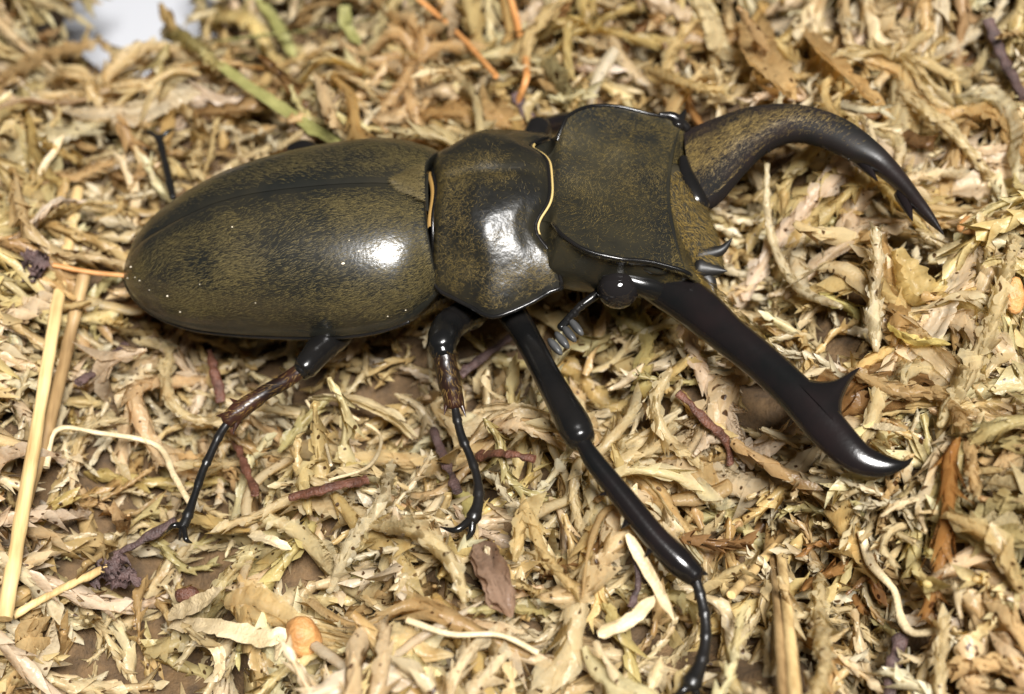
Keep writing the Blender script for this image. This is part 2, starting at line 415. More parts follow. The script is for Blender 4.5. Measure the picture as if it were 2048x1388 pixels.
for sd in (-1, 1):
    eo, EV = elytron(sd)
    eo['label'] = 'olive bronze wing case dusted with golden hairs'
    hair_on('golden_hair', eo, EV[4:-3, 1:-2], None, 62000, lambda p: np.broadcast_to(-F1 * 1.0, p.shape) + 0.25 * L1 * np.sign((p - OB) @ L1)[:, None],
            .55, .027, .10, gold_e, ((.125, .095, .034), (.03, .026, .014)), seed=10 + sd, swirl=.8)
# side-edge gloss line of the elytra comes from a separate black bead
for sd in (-1, 1):
    g = Geo(); pts = B(ss[3:-1:3], sd * (Wm[3:-1:3] + .05), Hm_[3:-1:3] - .05)
    tube(g, pts, np.full(len(pts), .22), seg=8, n=2); obj('elytron_edge', g, M['black'], beetle)

g = Geo(); kr = np.random.default_rng(4)
for i in range(20):
    k = kr.integers(8, EV.shape[0] - 6); j = kr.integers(3, 40); sd = -1 if i % 4 else 1
    q = EV[k, j] - OB; q = OB + (q @ F1) * F1 + sd * abs(q @ L1) * L1 + (q @ U1) * U1
    r_ = kr.choice([.05, .07, .09, .14], p=[.4, .35, .2, .05]); ellipsoid(g, q + U1 * .05, [F1 * r_ * 1.5, L1 * r_, U1 * r_ * .6], 5, 6)
o = obj('dust_specks', g, M['dust'], beetle); o['kind'] = 'stuff'
# abdomen and hind thorax below the wing cases
g = Geo(); st = []
for s, w, top, bot in [(1.2, 1.0, -.3, -1.6), (4, 4.0, .5, -3.2), (9, 7.2, 1, -5), (16, 9.6, 1, -6.2), (24, 10.4, 1, -6.8), (30, 9.6, 1, -6.8), (34, 8.2, 2.5, -6.6), (37, 6.8, 2.5, -6)]:
    a = np.arange(24) * 2 * math.pi / 24
    st.append(B(np.full(24, s), w * np.cos(a), (top + bot) / 2 + (top - bot) / 2 * np.sin(a)))
V = crom(np.array(st), 4); g.add(V, grid_faces(len(V), 24, cv=True))
ab = obj('abdomen', g, M['black'], beetle)
hair_on('underside_hair', ab, V[8:, 10:22], None, 5000, lambda p: np.broadcast_to(-F1 * .6 - U1 * .5, p.shape), 1.0, .05, .5, None, ((.22, .14, .035), (.09, .06, .02)), seed=31)

# scutellum
g = Geo(); u = np.linspace(0, 1, 14); v = np.linspace(-1, 1, 13)
s_ = 31.4 + u[:, None] * 3.5 + 0 * v[None]; w_ = (.05 + 2.7 * u ** .75)[:, None]
V = B(s_, v[None] * w_, 8.12 - .75 * u[:, None] + .35 * (1 - v[None] ** 2) - .15 * (1 - u[:, None]))
g.add(V, grid_faces(14, 13)); B0 = V - U1 * 1.6; g.add(B0, grid_faces(14, 13)[:, ::-1])
sc = obj('scutellum', g, M['elytra'], beetle)
hair_on('golden_hair', sc, V, None, 1400, lambda p: np.broadcast_to(-F1, p.shape), .7, .05, .2, None, ((.12, .09, .035), (.05, .04, .02)), seed=41)

# ------------------------------------------------------------------ pronotum
pmr = np.array([pm(*q) for q in [(866, 545, 1.6), (872, 575, 1.2), (900, 592, .9), (945, 616, .6), (985, 633, .4), (1040, 616, .4), (1090, 590, .7), (1123, 570, 1.2)]])
nu, nv = 40, 61
u = np.linspace(0, 1, nu); v = np.linspace(-1, 1, nv)
mr = crom(pmr, 24); d_ = np.concatenate([[0], np.cumsum(np.linalg.norm(np.diff(mr, axis=0), axis=1))]); d_ /= d_[-1]
ms_, mt_, mh_ = (np.interp(u, d_, mr[:, i]) for i in range(3))
hmid = np.interp(u, [0, .12, .4, .8, 1], [6.4, 7.6, 8.1, 7.3, 6.1])
av = np.abs(v)
# rear edge bows forward in the middle, front edge is hollowed either side of the middle
mid_s = 35.7 + u * (47.4 - 35.7)
S = ms_[:, None] * av[None] ** 1.6 + mid_s[:, None] * (1 - av[None] ** 1.6)
S = S - (u ** 2)[:, None] * 1.9 * np.exp(-((av - .55) / .2) ** 2)[None] + ((1 - u) ** 2)[:, None] * .15 * np.exp(-((av - .42) / .2) ** 2)[None] * -1
T = -mt_[:, None] * v[None]
pr_ = (1 - av ** 2.3) ** .88
Hh = mh_[:, None] + (hmid - mh_)[:, None] * pr_[None]
Hh = Hh - .45 * np.exp(-(v / .06) ** 2)[None] * np.sin(u * math.pi)[:, None]
Hh = Hh - .5 * np.exp(-((av[None] - .78) / .12) ** 2 - ((u[:, None] - .45) / .2) ** 2)
Hh = Hh + .35 * np.exp(-((av[None] - .45) / .18) ** 2 - ((u[:, None] - .5) / .3) ** 2)
fe = np.clip((u - .93) / .07, 0, 1)[:, None]; re = np.clip((.06 - u) / .06, 0, 1)[:, None]
Hh = Hh - .5 * fe ** 2 - .6 * re ** 2
V = B(S, T, Hh); V = V + (U1 * ((noise3(V, 1.3, 5) - .5) * .12)[..., None])
g = Geo(); g.add(V, grid_faces(nu, nv))
Bt = B(S + (.5 - u[:, None]) * .6, T * .94, np.minimum(Hh - .9, -4.2 * (1 - av[None] ** 3) + .2))
g.add(Bt, grid_faces(nu, nv)[:, ::-1])
pron = obj('pronotum', g, M['pronotum'], beetle); PRV = V
pron['label'] = 'dark bronze pronotum with wavy shiny side rims'
rimpts = np.concatenate([V[::3, 0], V[-1, ::3], V[::-1][::3, -1], V[0, ::-1][::3]])
g = Geo(); rp = np.concatenate([rimpts, rimpts[:1]])
tube(g, rp, np.full(len(rp), .24), seg=8, n=2, cap=False); obj('rim', g, M['black'], pron)
g = Geo(); ob = obj('_tmp', Geo().add(np.zeros((3, 3)), [[0, 1, 2]]), None); bpy.data.objects.remove(ob)
hb = V[0] - F1 * .65 - U1 * .35; ha = V[0] - F1 * .1 - U1 * .05
g.add(np.stack([ha, (ha + hb) / 2 + U1 * .22, hb], 1)[14:47], grid_faces(33, 3)); obj('golden_fringe', g, M['fringe'], pron)
hb = V[-1] + F1 * .42 - U1 * .12; ha = V[-1] + F1 * .2 - U1 * .02
g = Geo(); g.add(np.stack([ha, (ha + hb) / 2 + U1 * .2, hb], 1)[12:49], grid_faces(37, 3)); obj('cream_band', g, M['cream'], pron)
def gold_p(p):
    d = p - OB; t = np.abs(d @ L1); s = d @ F1
    n = noise3(p, 4.0, 8) * .5 + noise3(p, 1.6, 9) * .5
    return np.clip((n - .28) * 1.8 + .5 * np.clip((t - 8) / 3, 0, 1) * np.clip(n * 1.5, 0, 1) - .4 * np.exp(-((t - 5) / 2.4) ** 2), .04, 1)
hair_on('golden_hair', pron, V[1:-1, 1:-1], None, 26000, lambda p: np.broadcast_to(-F1 * .3, p.shape) + .9 * (noise3(p, 3.0, 12)[:, None] - .5) * L1 + .5 * F1 * (noise3(p, 3.5, 13)[:, None] - .4),
        .52, .027, .16, gold_p, ((.14, .10, .032), (.035, .028, .014)), seed=51)

# ------------------------------------------------------------------ head
# stations along the head: a, ridge half width, ridge height, centre height, side half width, side height, bottom half width, bottom height
HS = [(-6.0, 4.5, -4.2, -4.0, 6.6, -5.2, 5.0, -8.6),
      (-3.6, 4.8, -3.7, -3.5, 7.8, -5.2, 6.0, -9.2),
      (-1.8, 5.0, -3.2, -3.3, 8.8, -5.0, 6.6, -9.6),
      (-1.1, 6.8, -1.9, -3.1, 9.4, -5.0, 7.0, -9.8),
      (-.55, 8.8, -.9, -2.9, 9.9, -5.0, 7.2, -9.9),
      (1.2, 10.4, -.5, -2.7, 10.3, -4.8, 7.6, -9.9),
      (3.2, 11.1, -.3, -2.3, 10.5, -4.6, 7.8, -9.8),
      (5.6, 11.3, -.15, -1.7, 10.5, -4.3, 7.8, -9.5),
      (8.0, 11.0, 0.0, -.9, 10.5, -4.2, 7.6, -9.2),
      (9.8, 11.2, -.2, -.35, 10.5, -4.2, 7.4, -8.9),
      (11.0, 11.2, -.7, -1.3, 10.3, -4.4, 7.2, -8.6),
      (12.4, 10.4, -1.9, -3.0, 9.6, -5.0, 6.8, -8.4),
      (14.2, 8.4, -3.6, -4.4, 8.0, -5.8, 6.0, -8.2),
      (16.0, 5.0, -5.0, -5.2, 5.0, -6.4, 4.0, -7.8)]
rings = []
for a, w, gr, gc, sw, sg, bw, bgt in HS:
    half = [(0.0, gc), (-.30 * w, gc + .22 * (gr - gc)), (-.62 * w, gc + .55 * (gr - gc)), (-(w - .7), gr - .12), (-(w - .15), gr), (-w, gr - .3), (-(w - .35) * .5 - sw * .5, gr - 1.1), (-sw, sg), (-(bw + sw) / 2, (sg + bgt) / 2 - .8), (-bw * .8, bgt), (0, bgt - .4)]
    full = half + [(-b, g_) for b, g_ in half[-2:0:-1]]
    rings.append([(a + (1.6 * (abs(b) / 11) ** 2 if a > 8 else 0), b, g_) for b, g_ in full])
R_ = np.array(rings)                      # stations x ring x 3
R_ = crom(R_, 5); R_ = np.swapaxes(crom(np.swapaxes(R_, 0, 1), 4, closed=True), 0, 1)
V = Hd(R_[..., 0], R_[..., 1], R_[..., 2])
V = V + U2 * ((noise3(V, 2.2, 6) - .5) * .16)[..., None]
g = Geo(); g.add(V, grid_faces(V.shape[0], V.shape[1], cv=True))
ce = V[-1].mean(0); nvh = V.shape[1]; g.add(np.concatenate([V[-1], ce[None]]), [[j, (j + 1) % nvh, nvh] for j in range(nvh)])
head = obj('head', g, M['head'], beetle); HV = V
head['label'] = 'broad bronze head with raised ear-like corner ridges'
# thin shiny rims along the lobes
for sd in (0, 1):
    col_i = 4 * 4 if sd == 0 else (len(rings[0]) - 4) * 4
    line = HV[14:52:3, col_i]
    g = Geo(); tube(g, line + U2 * .02, np.full(len(line), .22), seg=8, n=3); obj('lobe_rim', g, M['black'], head)
# front crest across the brow
g = Geo(); tube(g, np.stack([HV[47, i] for i in list(range(nvh - 12, nvh, 3)) + list(range(0, 13, 3))]), [.1, .2, .3, .32, .32, .32, .3, .2, .1], seg=8, n=4, flat=.7)
obj('brow_crest', g, M['head'], head)
# hair
def head_flow(p): return np.broadcast_to(F2 * .2, p.shape) + 1.1 * (noise3(p, 2.6, 22)[:, None] - .5) * L2 + 1.0 * F2 * (noise3(p, 3.0, 23)[:, None] - .5) - U2 * .2
def gold_h(p):
    d = p - OH; a = d @ F2; b = d @ L2; gg = d @ U2
    n = noise3(p, 3.5, 18) * .5 + noise3(p, 1.4, 19) * .5
    r = np.clip((n - .2) * 1.7, .08, 1)
    r = r * np.where(gg < -4.2, np.where(a > 11, 1, .02), 1) * np.clip(.35 + .65 * (b + 6) / 10, .3, 1.0)
    r = np.where((a > 10.5), np.clip(n * 2.4, 0.3, 1), r)
    return np.where((a < -1.2) | ((gg < -1.6) & (np.abs(b) > 9.4) & (a < 10)), .015, r)
top = np.concatenate([HV[:, -28:], HV[:, :29]], 1)
hair_on('golden_hair', head, top[8:], None, 34000, head_flow, .52, .027, .2, gold_h, ((.145, .104, .032), (.035, .028, .014)), seed=61)
# eyes with canthus
for sd in (-1, 1):
    pe = Hpix(1236, 579, -4.6); ea, eb = pe[0], abs(pe[1])
    c = Hd(ea, sd * eb, -4.6)
    g = Geo(); ellipsoid(g, c, [F2 * 2.1, L2 * 1.9, U2 * 2.05]); obj('eye', g, M['eye'], head)
    g = Geo(); q = [Hd(ea - 2.6, sd * (eb - 1.3), -3.6), Hd(ea + 1.6, sd * (eb - .4), -3.6), Hd(ea + 3.6, sd * (eb - .6), -4.0), Hd(ea + 5.2, sd * (eb - .6), -4.4)]
    tube(g, q, [.7, 1.0, 1.3, .9], seg=12, flat=1.0); cone(g, Hd(ea + 4.6, sd * (eb - .4), -4.6), Hd(ea + 4.9, sd * (eb + 1.2), -5.0), .55)
    obj('canthus', g, M['black'], head)
    # front corner knob above the mandible joint
    g = Geo(); kq = Hpix(1316, 506, -.75); ellipsoid(g, Hd(kq[0], sd * (abs(kq[1]) + .5), -1.35), [F2 * 2.2, L2 * 1.7, U2 * 1.0])
    obj('corner_knob', g, M['head'], head)
    if sd > 0:
        g = Geo(); cone(g, Hd(11.6, 10.6, -.6), Hd(12.2, 12.2, .5), .9); tube(g, [Hd(9.5, 11.2, -.1), Hd(11, 11.2, -.1), Hd(12.6, 10.6, -.7)], [.3, .6, .6], seg=10); obj('tubercle', g, M['black'], head)
# labrum: hairy lip between the mandibles with two spines
g = Geo(); lp = [P(1330, 372, 9.6), P(1358, 432, 9.0), P(1396, 492, 8.5), P(1422, 540, 8.1)]
V1 = crom(np.concatenate([lp, [[3.0], [3.0], [2.3], [1.4]]], 1), 6)
tube(g, lp, [3.0, 3.0, 2.3, 1.4], seg=16, flat=.75)
lab = obj('labrum', g, M['dull'], head)
t_, n_, b_ = frames_along(V1[:, :3]); aa = np.arange(17) * 2 * math.pi / 16
LV = V1[:, None, :3] + V1[:, None, 3:4] * (np.cos(aa)[None, :, None] * b_[:, None] + .75 * np.sin(aa)[None, :, None] * n_[:, None])
hair_on('golden_hair', head, LV, None, 6500, lambda p: np.broadcast_to(P(1420, 540, 8.6) - P(1335, 405, 11), p.shape) * .1, .8, .055, .3, None, ((.19, .125, .032), (.06, .045, .02)), seed=71)
g = Geo(); cone(g, P(1400, 512, 8.8), P(1464, 477, 10.2), .95, bend=(0.4, -.5, 0)); cone(g, P(1404, 538, 8.3), P(1454, 542, 8.8), 1.2)
tube(g, [P(1390, 535, 8.2), P(1415, 560, 7.6), P(1428, 590, 7.2)], [.7, .9, .3], seg=8); obj('labrum_spine', g, M['spine'], head)

# ------------------------------------------------------------------ mandibles
# left (curved) one: outer and inner edge
oz = [(1372, 268, 9.5), (1430, 243, 10.5), (1490, 222, 11.3), (1560, 214, 11.6), (1630, 222, 11.4), (1700, 250, 10.9), (1760, 295, 10.2), (1800, 335, 9.6), (1840, 388, 9.0), (1868, 430, 8.5), (1888, 468, 8.2)]
iz = [(1395, 428, 8.5), (1440, 398, 9.2), (1487, 345, 10.0), (1530, 303, 10.6), (1585, 279, 10.8), (1645, 290, 10.5), (1700, 316, 10.0), (1742, 338, 9.4), (1790, 377, 8.8), (1836, 426, 8.4), (1886, 469, 8.2)]
lo = [P(*q) for q in oz]; li = [P(*q) for q in iz]
g = Geo(); blade(g, lo, li, [2.4, 2.3, 2.1, 1.9, 1.7, 1.6, 1.4, 1.2, 1.0, .75, .08], seg=22, pw=.9, dull=([0, .35, .55, .7, 1], [1, .95, .75, .15, 0]))
ml = obj('mandible', g, M['mandible_dull'], beetle, col=True); ml['label'] = 'broad strongly arched mandible, hairy at its base, with small inner teeth'
for q, w, r in [((1720, 316, 9.3), (1755, 362, 9.2), 1.0), ((1806, 390, 8.3), (1825, 442, 8.3), .95), ((1775, 355, 9.2), (1778, 362, 9.0), .3), ((1788, 366, 9.1), (1790, 374, 8.9), .3), ((1690, 306, 10.0), (1698, 318, 9.8), .5), ((1535, 298, 10.6), (1540, 306, 10.4), .35), ((1552, 285, 10.4), (1556, 293, 10.2), .45), ((1650, 289, 10.3), (1657, 300, 10.0), .45), ((1672, 298, 10.1), (1679, 309, 9.8), .42)]:
    g = Geo(); cone(g, P(*q), P(*w), r); obj('tooth', g, M['mandible'], ml)
# hair at the base of the left mandible
LO = crom(lo, 6); LI = crom(li, 6); x = np.linspace(.04, .96, 13)[None, :, None]
TH = crom(np.array([2.4, 2.3, 2.1, 1.9, 1.7, 1.6, 1.4, 1.2, 1.0, .75, .08]).reshape(-1, 1), 6)
tt = unit(np.gradient((LO + LI) / 2, axis=0)); nn_ = unit(np.cross(tt, (LO - LI))); nn_ = nn_ * np.sign(nn_[:, 2:3])
yy = 1 - 2 * x
MVL = (LO[:, None] + LI[:, None]) / 2 + yy * (LO - LI)[:, None] / 2 + nn_[:, None] * TH[:, None] * (1 - yy ** 2) ** .5
ax0 = P(1390, 340, 9)
hair_on('golden_hair', ml, MVL[:40], None, 19000, lambda p: np.broadcast_to(P(1560, 250, 11) - ax0, p.shape) * .12, .5, .04, .2,
        lambda p: np.clip(1.05 - np.linalg.norm(p - ax0, axis=1) / 17, .0, 1) * (.4 + .6 * noise3(p, 1.5, 33)), ((.19, .13, .04), (.06, .045, .022)), seed=81)
# dark polished joint at its base
g = Geo(); tube(g, [P(1366, 318, 11.2), P(1374, 355, 11.0), P(1390, 395, 10.2), P(1400, 412, 9.6)], [.5, .9, 1.15, 1.1], seg=14, flat=.8); obj('mandible_joint', g, M['black'], head)

# right one, seen from its outer side
oz = [(1285, 596, 6.8), (1350, 640, 6.6), (1430, 700, 6.3), (1500, 755, 6.0), (1560, 812, 5.7), (1620, 880, 5.3), (1680, 932, 5.0), (1725, 951, 4.9), (1772, 953, 5.0), (1808, 937, 5.2), (1826, 918, 5.4)]
iz = [(1352, 530, 9.2), (1430, 588, 8.8), (1482, 640, 8.5), (1540, 688, 8.2), (1600, 742, 7.8), (1660, 800, 7.3), (1705, 855, 6.7), (1738, 892, 6.2), (1775, 912, 5.9), (1806, 921, 5.7), (1825, 915, 5.5)]
ro = [P(*q) for q in oz]; ri = [P(*q) for q in iz]
g = Geo(); blade(g, ro, ri, [2.0, 1.85, 1.7, 1.5, 1.35, 1.15, .95, .8, .6, .38, .06], seg=22, pw=.9)
mrr = obj('mandible', g, M['mandible'], beetle); mrr['label'] = 'long smooth black mandible with one big inner tooth and a hooked tip'
g = Geo(); blade(g, [P(1560, 745, 7.2), P(1615, 762, 7.1), P(1660, 764, 7.2), P(1688, 753, 7.4), P(1704, 743, 7.6), P(1719, 735, 7.8)], [P(1690, 880, 6.0), P(1685, 838, 6.4), P(1684, 806, 6.8), P(1692, 782, 7.1), P(1703, 760, 7.4), P(1719, 737, 7.8)], [1.5, 1.4, 1.1, .8, .5, .05], seg=14)
obj('tooth', g, M['mandible'], mrr)
# golden fringe on the inner edge of the right mandible
RV = np.stack([crom(ri, 6) + U2 * .9, crom(ri, 6) + U2 * .2 + CU * .35, crom(ri, 6) - U2 * .8 + CU * .3], 1)
hair_on('golden_fringe', mrr, RV[:26], None, 1700, lambda p: np.broadcast_to(P(1600, 742, 7.8) - P(1352, 530, 9.2), p.shape) * .05, 1.0, .06, .25,
        lambda p: np.clip(1.1 - np.linalg.norm(p - ri[0], axis=1) / 16, .0, 1), ((.38, .26, .07), (.2, .13, .04)), seed=83)

# ------------------------------------------------------------------ antenna
def antenna(pp):
    g = Geo(); tube(g, [P(*q) for q in pp[:4]], [.5, .42, .4, .45], seg=9); an = obj('antenna', g, M['black'], head)
    for i in range(3):
        q = np.array(pp[1]) * (1 - i / 3) + np.array(pp[3]) * i / 3
        g = Geo(); ellipsoid(g, P(*q), [CR * .5, CU * .5, FW * .5], 8, 10); obj('segment', g, M['black'], an)
    return an
an = antenna([(1195, 588, 7.5), (1162, 612, 7.2), (1142, 632, 7.0), (1122, 655, 6.8)])
d0 = unit(P(1142, 690, 6.0) - P(1128, 655, 6.4))
for i in range(4):
    b0 = P(1140 - i * 14, 640 + i * 13, 6.8 - .1 * i); b1 = P(1160 - i * 14, 664 + i * 13, 6.6 - .1 * i)
    g = Geo(); e_ = (b1 - b0); ellipsoid(g, (b0 + b1) / 2 + e_ * .1, [e_ * .72, np.cross(unit(e_), unit(FW)) * .5, FW * .95], 12, 12); obj('club_plate', g, M['club'], an)
g = Geo()
tube(g, [Hd(5.5, 10.0, -7.5), Hd(4.5, 11.5, -8.6), Hd(2.5, 12, -9.4), Hd(0, 12, -9.8)], [.5, .42, .4, .5], seg=9); an2 = obj('antenna', g, M['black'], head)
for i in range(4):
    b0 = Hd(-1 + .8 * i - 1.2, 12, -9.8); g = Geo(); tube(g, [b0, b0 + L2 * .7, b0 + L2 * 1.5], [.38, .55, .5], seg=10, n=4); obj('club_plate', g, M['club'], an2)

# ------------------------------------------------------------------ legs
LEGS = []                                  # (point, radius) samples for keeping moss clear
def leg_part(name, pts, parent, mt, seg=14, flat=1.0, spines=(), bmp=0, n=6):
    w = [P(*q[:3]) if len(q) == 4 else np.asarray(q[0]) for q in pts]; r = [q[-1] for q in pts]
    g = Geo(); tube(g, w, r, seg=seg, flat=flat, bump=bmp, n=n)
    for b0, b1, rr in spines: cone(g, P(*b0), P(*b1), rr)
    for q in crom(np.concatenate([w, np.array(r)[:, None]], 1), 4): LEGS.append(q)
    V_ = g.v[0].reshape(-1, seg, 3); o = obj(name, g, mt, parent)
    if name == 'tibia' and mt is M['legred']:
        ax_ = unit(w[-1] - w[0])
        hair_on('bristles', parent, np.concatenate([V_, V_[:, :1]], 1)[3:-3], None, 420, lambda p: np.broadcast_to(ax_, p.shape), .7, .05, .7, None, ((.20, .12, .03), (.08, .05, .02)), seed=len(LEGS))
    return o
def claws(parent, base, tips, r=.3):
    for tp, bd in tips:
        b, t = P(*base), P(*tp); m_ = P(*bd)
        g = Geo(); tube(g, [b, m_, t], [r, r * .8, .05], seg=8, n=6); obj('claw', g, M['black'], parent)
        LEGS.append(np.append(m_, .3))
def tarsus(parent, pts, joints, mt=None):
    w = [P(*q[:3]) for q in pts]; q = crom(np.concatenate([w, np.array([p[3] for p in pts])[:, None]], 1), 8)
    g = Geo(); ph = np.linspace(0, joints, len(q)); k = 1 + .3 * (np.abs((ph % 1)) ** 3)
    tube(g, q[:, :3], q[:, 3] * .82 * k, seg=10, raw=True)
    for x in q[::3]: LEGS.append(x)
    return obj('tarsus', g, M['tarsus'], parent)
# right hind leg
lg = leg_part('leg', [(700, 640, 2.5, 1.5), (672, 672, 3.2, 1.5), (640, 700, 4.2, 1.45), (614, 730, 4.6, 1.35), (603, 742, 4.5, 1.0)], beetle, M['black'], bmp=.25)
leg_part('tibia', [(606, 738, 4.6, .85), (570, 762, 4.0, .85), (520, 792, 3.2, .85), (478, 822, 2.6, 1.0), (458, 840, 2.2, .9)], lg, M['legred'], bmp=.15, spines=[((468, 828, 2.8), (432, 832, 2.6), .55), ((482, 812, 3), (459, 796, 3.4), .45), ((476, 838, 2.2), (466, 868, 1.6), .45)])
tarsus(lg, [(458, 842, 2.2, .5), (438, 872, 1.9, .5), (418, 915, 1.6, .48), (404, 946, 1.4, .48), (388, 995, 1.2, .45), (372, 1040, 1.0, .6), (366, 1052, .9, .55)], 5)
claws(lg, (366, 1050, .9), [((332, 1066, .3), (345, 1052, 1.4)), ((384, 1086, .2), (372, 1078, 1.0)), ((358, 1080, .2), (362, 1068, .7))], .34)
# right middle leg
lg = leg_part('leg', [(945, 628, 3.0, 1.6), (915, 640, 4.5, 1.7), (893, 660, 6.2, 1.6), (884, 684, 7.0, 1.5), (886, 706, 6.8, 1.15)], beetle, M['black'], bmp=.3)
leg_part('tibia', [(886, 700, 6.8, 1.1), (893, 735, 5.8, 1.1), (900, 770, 4.6, 1.15), (908, 805, 3.4, 1.0)], lg, M['legred'], bmp=.2, spines=[((898, 790, 3.8), (888, 830, 3.0), .5), ((916, 790, 3.6), (932, 834, 2.8), .5)])
tarsus(lg, [(909, 808, 3.3, .45), (914, 838, 2.9, .5), (924, 875, 2.5, .5), (940, 912, 2.1, .48), (954, 955, 1.8, .5), (957, 1000, 1.6, .62), (946, 1038, 1.4, .8)], 5)
claws(lg, (945, 1036, 1.4), [((880, 1054, 1.2), (912, 1060, 1.6)), ((926, 1084, .4), (942, 1066, .9))], .42)
# right front leg
lg = leg_part('leg', [(1018, 618, 4.0, 1.6), (1050, 668, 5.2, 1.4), (1085, 735, 6.4, 1.35), (1120, 800, 7.2, 1.45), (1148, 850, 7.6, 1.65), (1160, 874, 7.5, 1.45)], beetle, M['black'])
leg_part('tibia', [(1158, 876, 7.5, .95), (1168, 890, 7.3, .8), (1190, 925, 6.8, .95), (1250, 1000, 5.6, 1.1), (1310, 1075, 4.4, 1.2), (1360, 1125, 3.5, 1.3), (1388, 1150, 3.0, 1.05)], lg, M['mandible'], spines=[((1225, 985, 5.8), (1198, 990, 5.6), .45), ((1262, 1035, 5.0), (1242, 1058, 4.6), .6), ((1308, 1090, 4.2), (1290, 1114, 3.8), .6), ((1392, 1140, 3.0), (1417, 1150, 2.8), .6), ((1385, 1162, 2.8), (1392, 1185, 2.2), .4)])
tarsus(lg, [(1392, 1160, 2.9, .6), (1402, 1195, 2.4, .58), (1410, 1235, 1.9, .6), (1411, 1280, 1.5, .6), (1402, 1325, 1.3, .7), (1382, 1370, 1.2, 1.0)], 5)
claws(lg, (1382, 1368, 1.2), [((1340, 1398, .3), (1362, 1384, 1.2)), ((1396, 1405, .1), (1394, 1388, .8))], .42)
# left legs: mostly hidden behind the body
lg = leg_part('leg', [(B(19, 4, -5.5), 1.5), (B(16, 7.5, -5), 1.6), (B(12, 9.5, -4.5), 1.45), (B(10.5, 10.2, -4.4), 1.1)], beetle, M['black'])
leg_part('tibia', [(B(10.5, 10.2, -4.4), 1.0), (B(9, 11.5, -4.3), 1.0), (P(356, 415, .2), .9)], lg, M['legred'])
tarsus(lg, [(346, 395, 1.0, .5), (338, 360, 1.0, .55), (330, 325, 1.1, .5), (322, 292, 1.2, .55), (318, 275, 1.3, .6)], 4)
claws(lg, (318, 278, 1.3), [((280, 264, .8), (298, 264, 1.8)), ((352, 256, .8), (338, 262, 1.7))], .32)
kn = P(612, 302, 3.5)
lg = leg_part('leg', [(B(29, 5, -5.5), 1.5), (B(25, 10, -3.5), 1.6), (kn + np.array([2, -2.5, -.3]), 1.5), (kn, 1.35), (kn + np.array([-1.6, .4, -.3]), 1.0)], beetle, M['black'])
leg_part('tibia', [(kn + np.array([-1.4, .4, -.3]), 1.0), (kn + np.array([-4, -.6, -1.8]), 1.0), (kn + np.array([-7, -2.6, -3.4]), .8)], lg, M['legred'])
lg = leg_part('leg', [(B(41, 5, -4), 1.7), (B(44, 11, -3), 1.6), (B(46, 16, -2.5), 1.5)], beetle, M['black'])
leg_part('tibia', [(B(46, 16, -2.5), 1.0), (B(49, 19, -5), 1.2), (B(52, 21, -7), 1.0)], lg, M['mandible'])

#MOSS
# ------------------------------------------------------------------ moss bed
BODY = [np.append(B(s, t, -2.0), r) for s, t, r in [(3, 0, 4), (8, 0, 7.0), (14, -3, 8), (14, 3, 8), (20, -4, 8.5), (20, 4, 8.5), (26, -4, 8.5), (26, 4, 8.5), (32, -3, 8.5), (32, 3, 8.5), (38, -4, 8), (38, 4, 8), (44, -4, 8), (44, 4, 8)]]
BODY += [np.append(Hd(a, b, -5.0), 7.0) for a in (0, 5, 9) for b in (-5, 0, 5)]
for O_, I_ in ((lo, li), (ro, ri)):
    for o_, i_ in zip(crom(O_, 2), crom(I_, 2)): BODY.append(np.append((o_ + i_) / 2, np.linalg.norm(o_ - i_) / 2 + .9))
BODY += [np.append(P(1118, 665, 6.6), 2.2), np.append(P(1160, 612, 7), 1.2)]
BODY = np.array(BODY); LEGS = np.array(LEGS)
ALLC = np.concatenate([BODY, LEGS])
LPX, LW = proj(LEGS[:, :3])

HOLLOW = [(1450, 610, 9, 6), (1590, 930, 6, 5), (820, 780, 8, 5), (1770, 1180, 6, 5), (130, 700, 8, 4), (100, 1290, 15, 9), (700, 1170, 5, 5), (1480, 1000, 6, 4), (560, 60, 12, 5), (250, 10, 12, 9), (1130, 700, 7, 3), (420, 740, 7, 3), (1850, 620, 4, 3), (300, 650, 6, 3), (1480, 480, 8, 4)]
HOL = [(P(px, py, 0), r, d) for px, py, r, d in HOLLOW]
def terrain(x, y):
    p = np.stack([x, y, np.zeros_like(x)], -1)
    h = (noise3(p, 19, 40) - .5) * 8 + (noise3(p, 9.5, 41) - .5) * 12
    h = h + .045 * np.clip(x - 5, 0, 60) + .9
    for c, r, d in HOL: h = h - 1.6 * d * np.exp(-((x - c[0]) ** 2 + (y - c[1]) ** 2) / (r * r))
    for c in BODY[:23]:
        d2 = np.hypot(x - c[0], y - c[1]) / (c[3] + 1); lim = c[2] - c[3] * .8 - .5 + 5 * np.clip(d2 - .75, 0, 3)
        h = np.minimum(h, lim)
    for c in LEGS[::2]:
        d2 = np.hypot(x - c[0], y - c[1]); h = np.minimum(h, c[2] - c[3] - .3 + 1.6 * np.clip(d2 - 1.0, 0, 9))
    return h

# peat sheet under the strands, its colour darkened as gap shade, and the white tray
gx = np.linspace(-95, 95, 150); gy = np.linspace(-70, 105, 140)
X, Y = np.meshgrid(gx, gy, indexing='ij'); Z = np.maximum(terrain(X, Y) - 5.5, -15)
pc = P(235, 0, -6)
Z = Z - 30 * np.exp(-((((X - pc[0]) / 15) ** 2 + ((Y - pc[1] - 14) / 18) ** 2)) ** 2)
g = Geo(); g.add(np.stack([X, Y, Z], -1), grid_faces(150, 140)); o = obj('ground', g, M['soil']); o['kind'] = 'structure'
g = Geo(); g.add([(-140, -110, -19), (140, -110, -19), (140, 150, -19), (-140, 150, -19)], [[0, 1, 2, 3]]); o = obj('tray_floor', g, M['tray']); o['kind'] = 'structure'

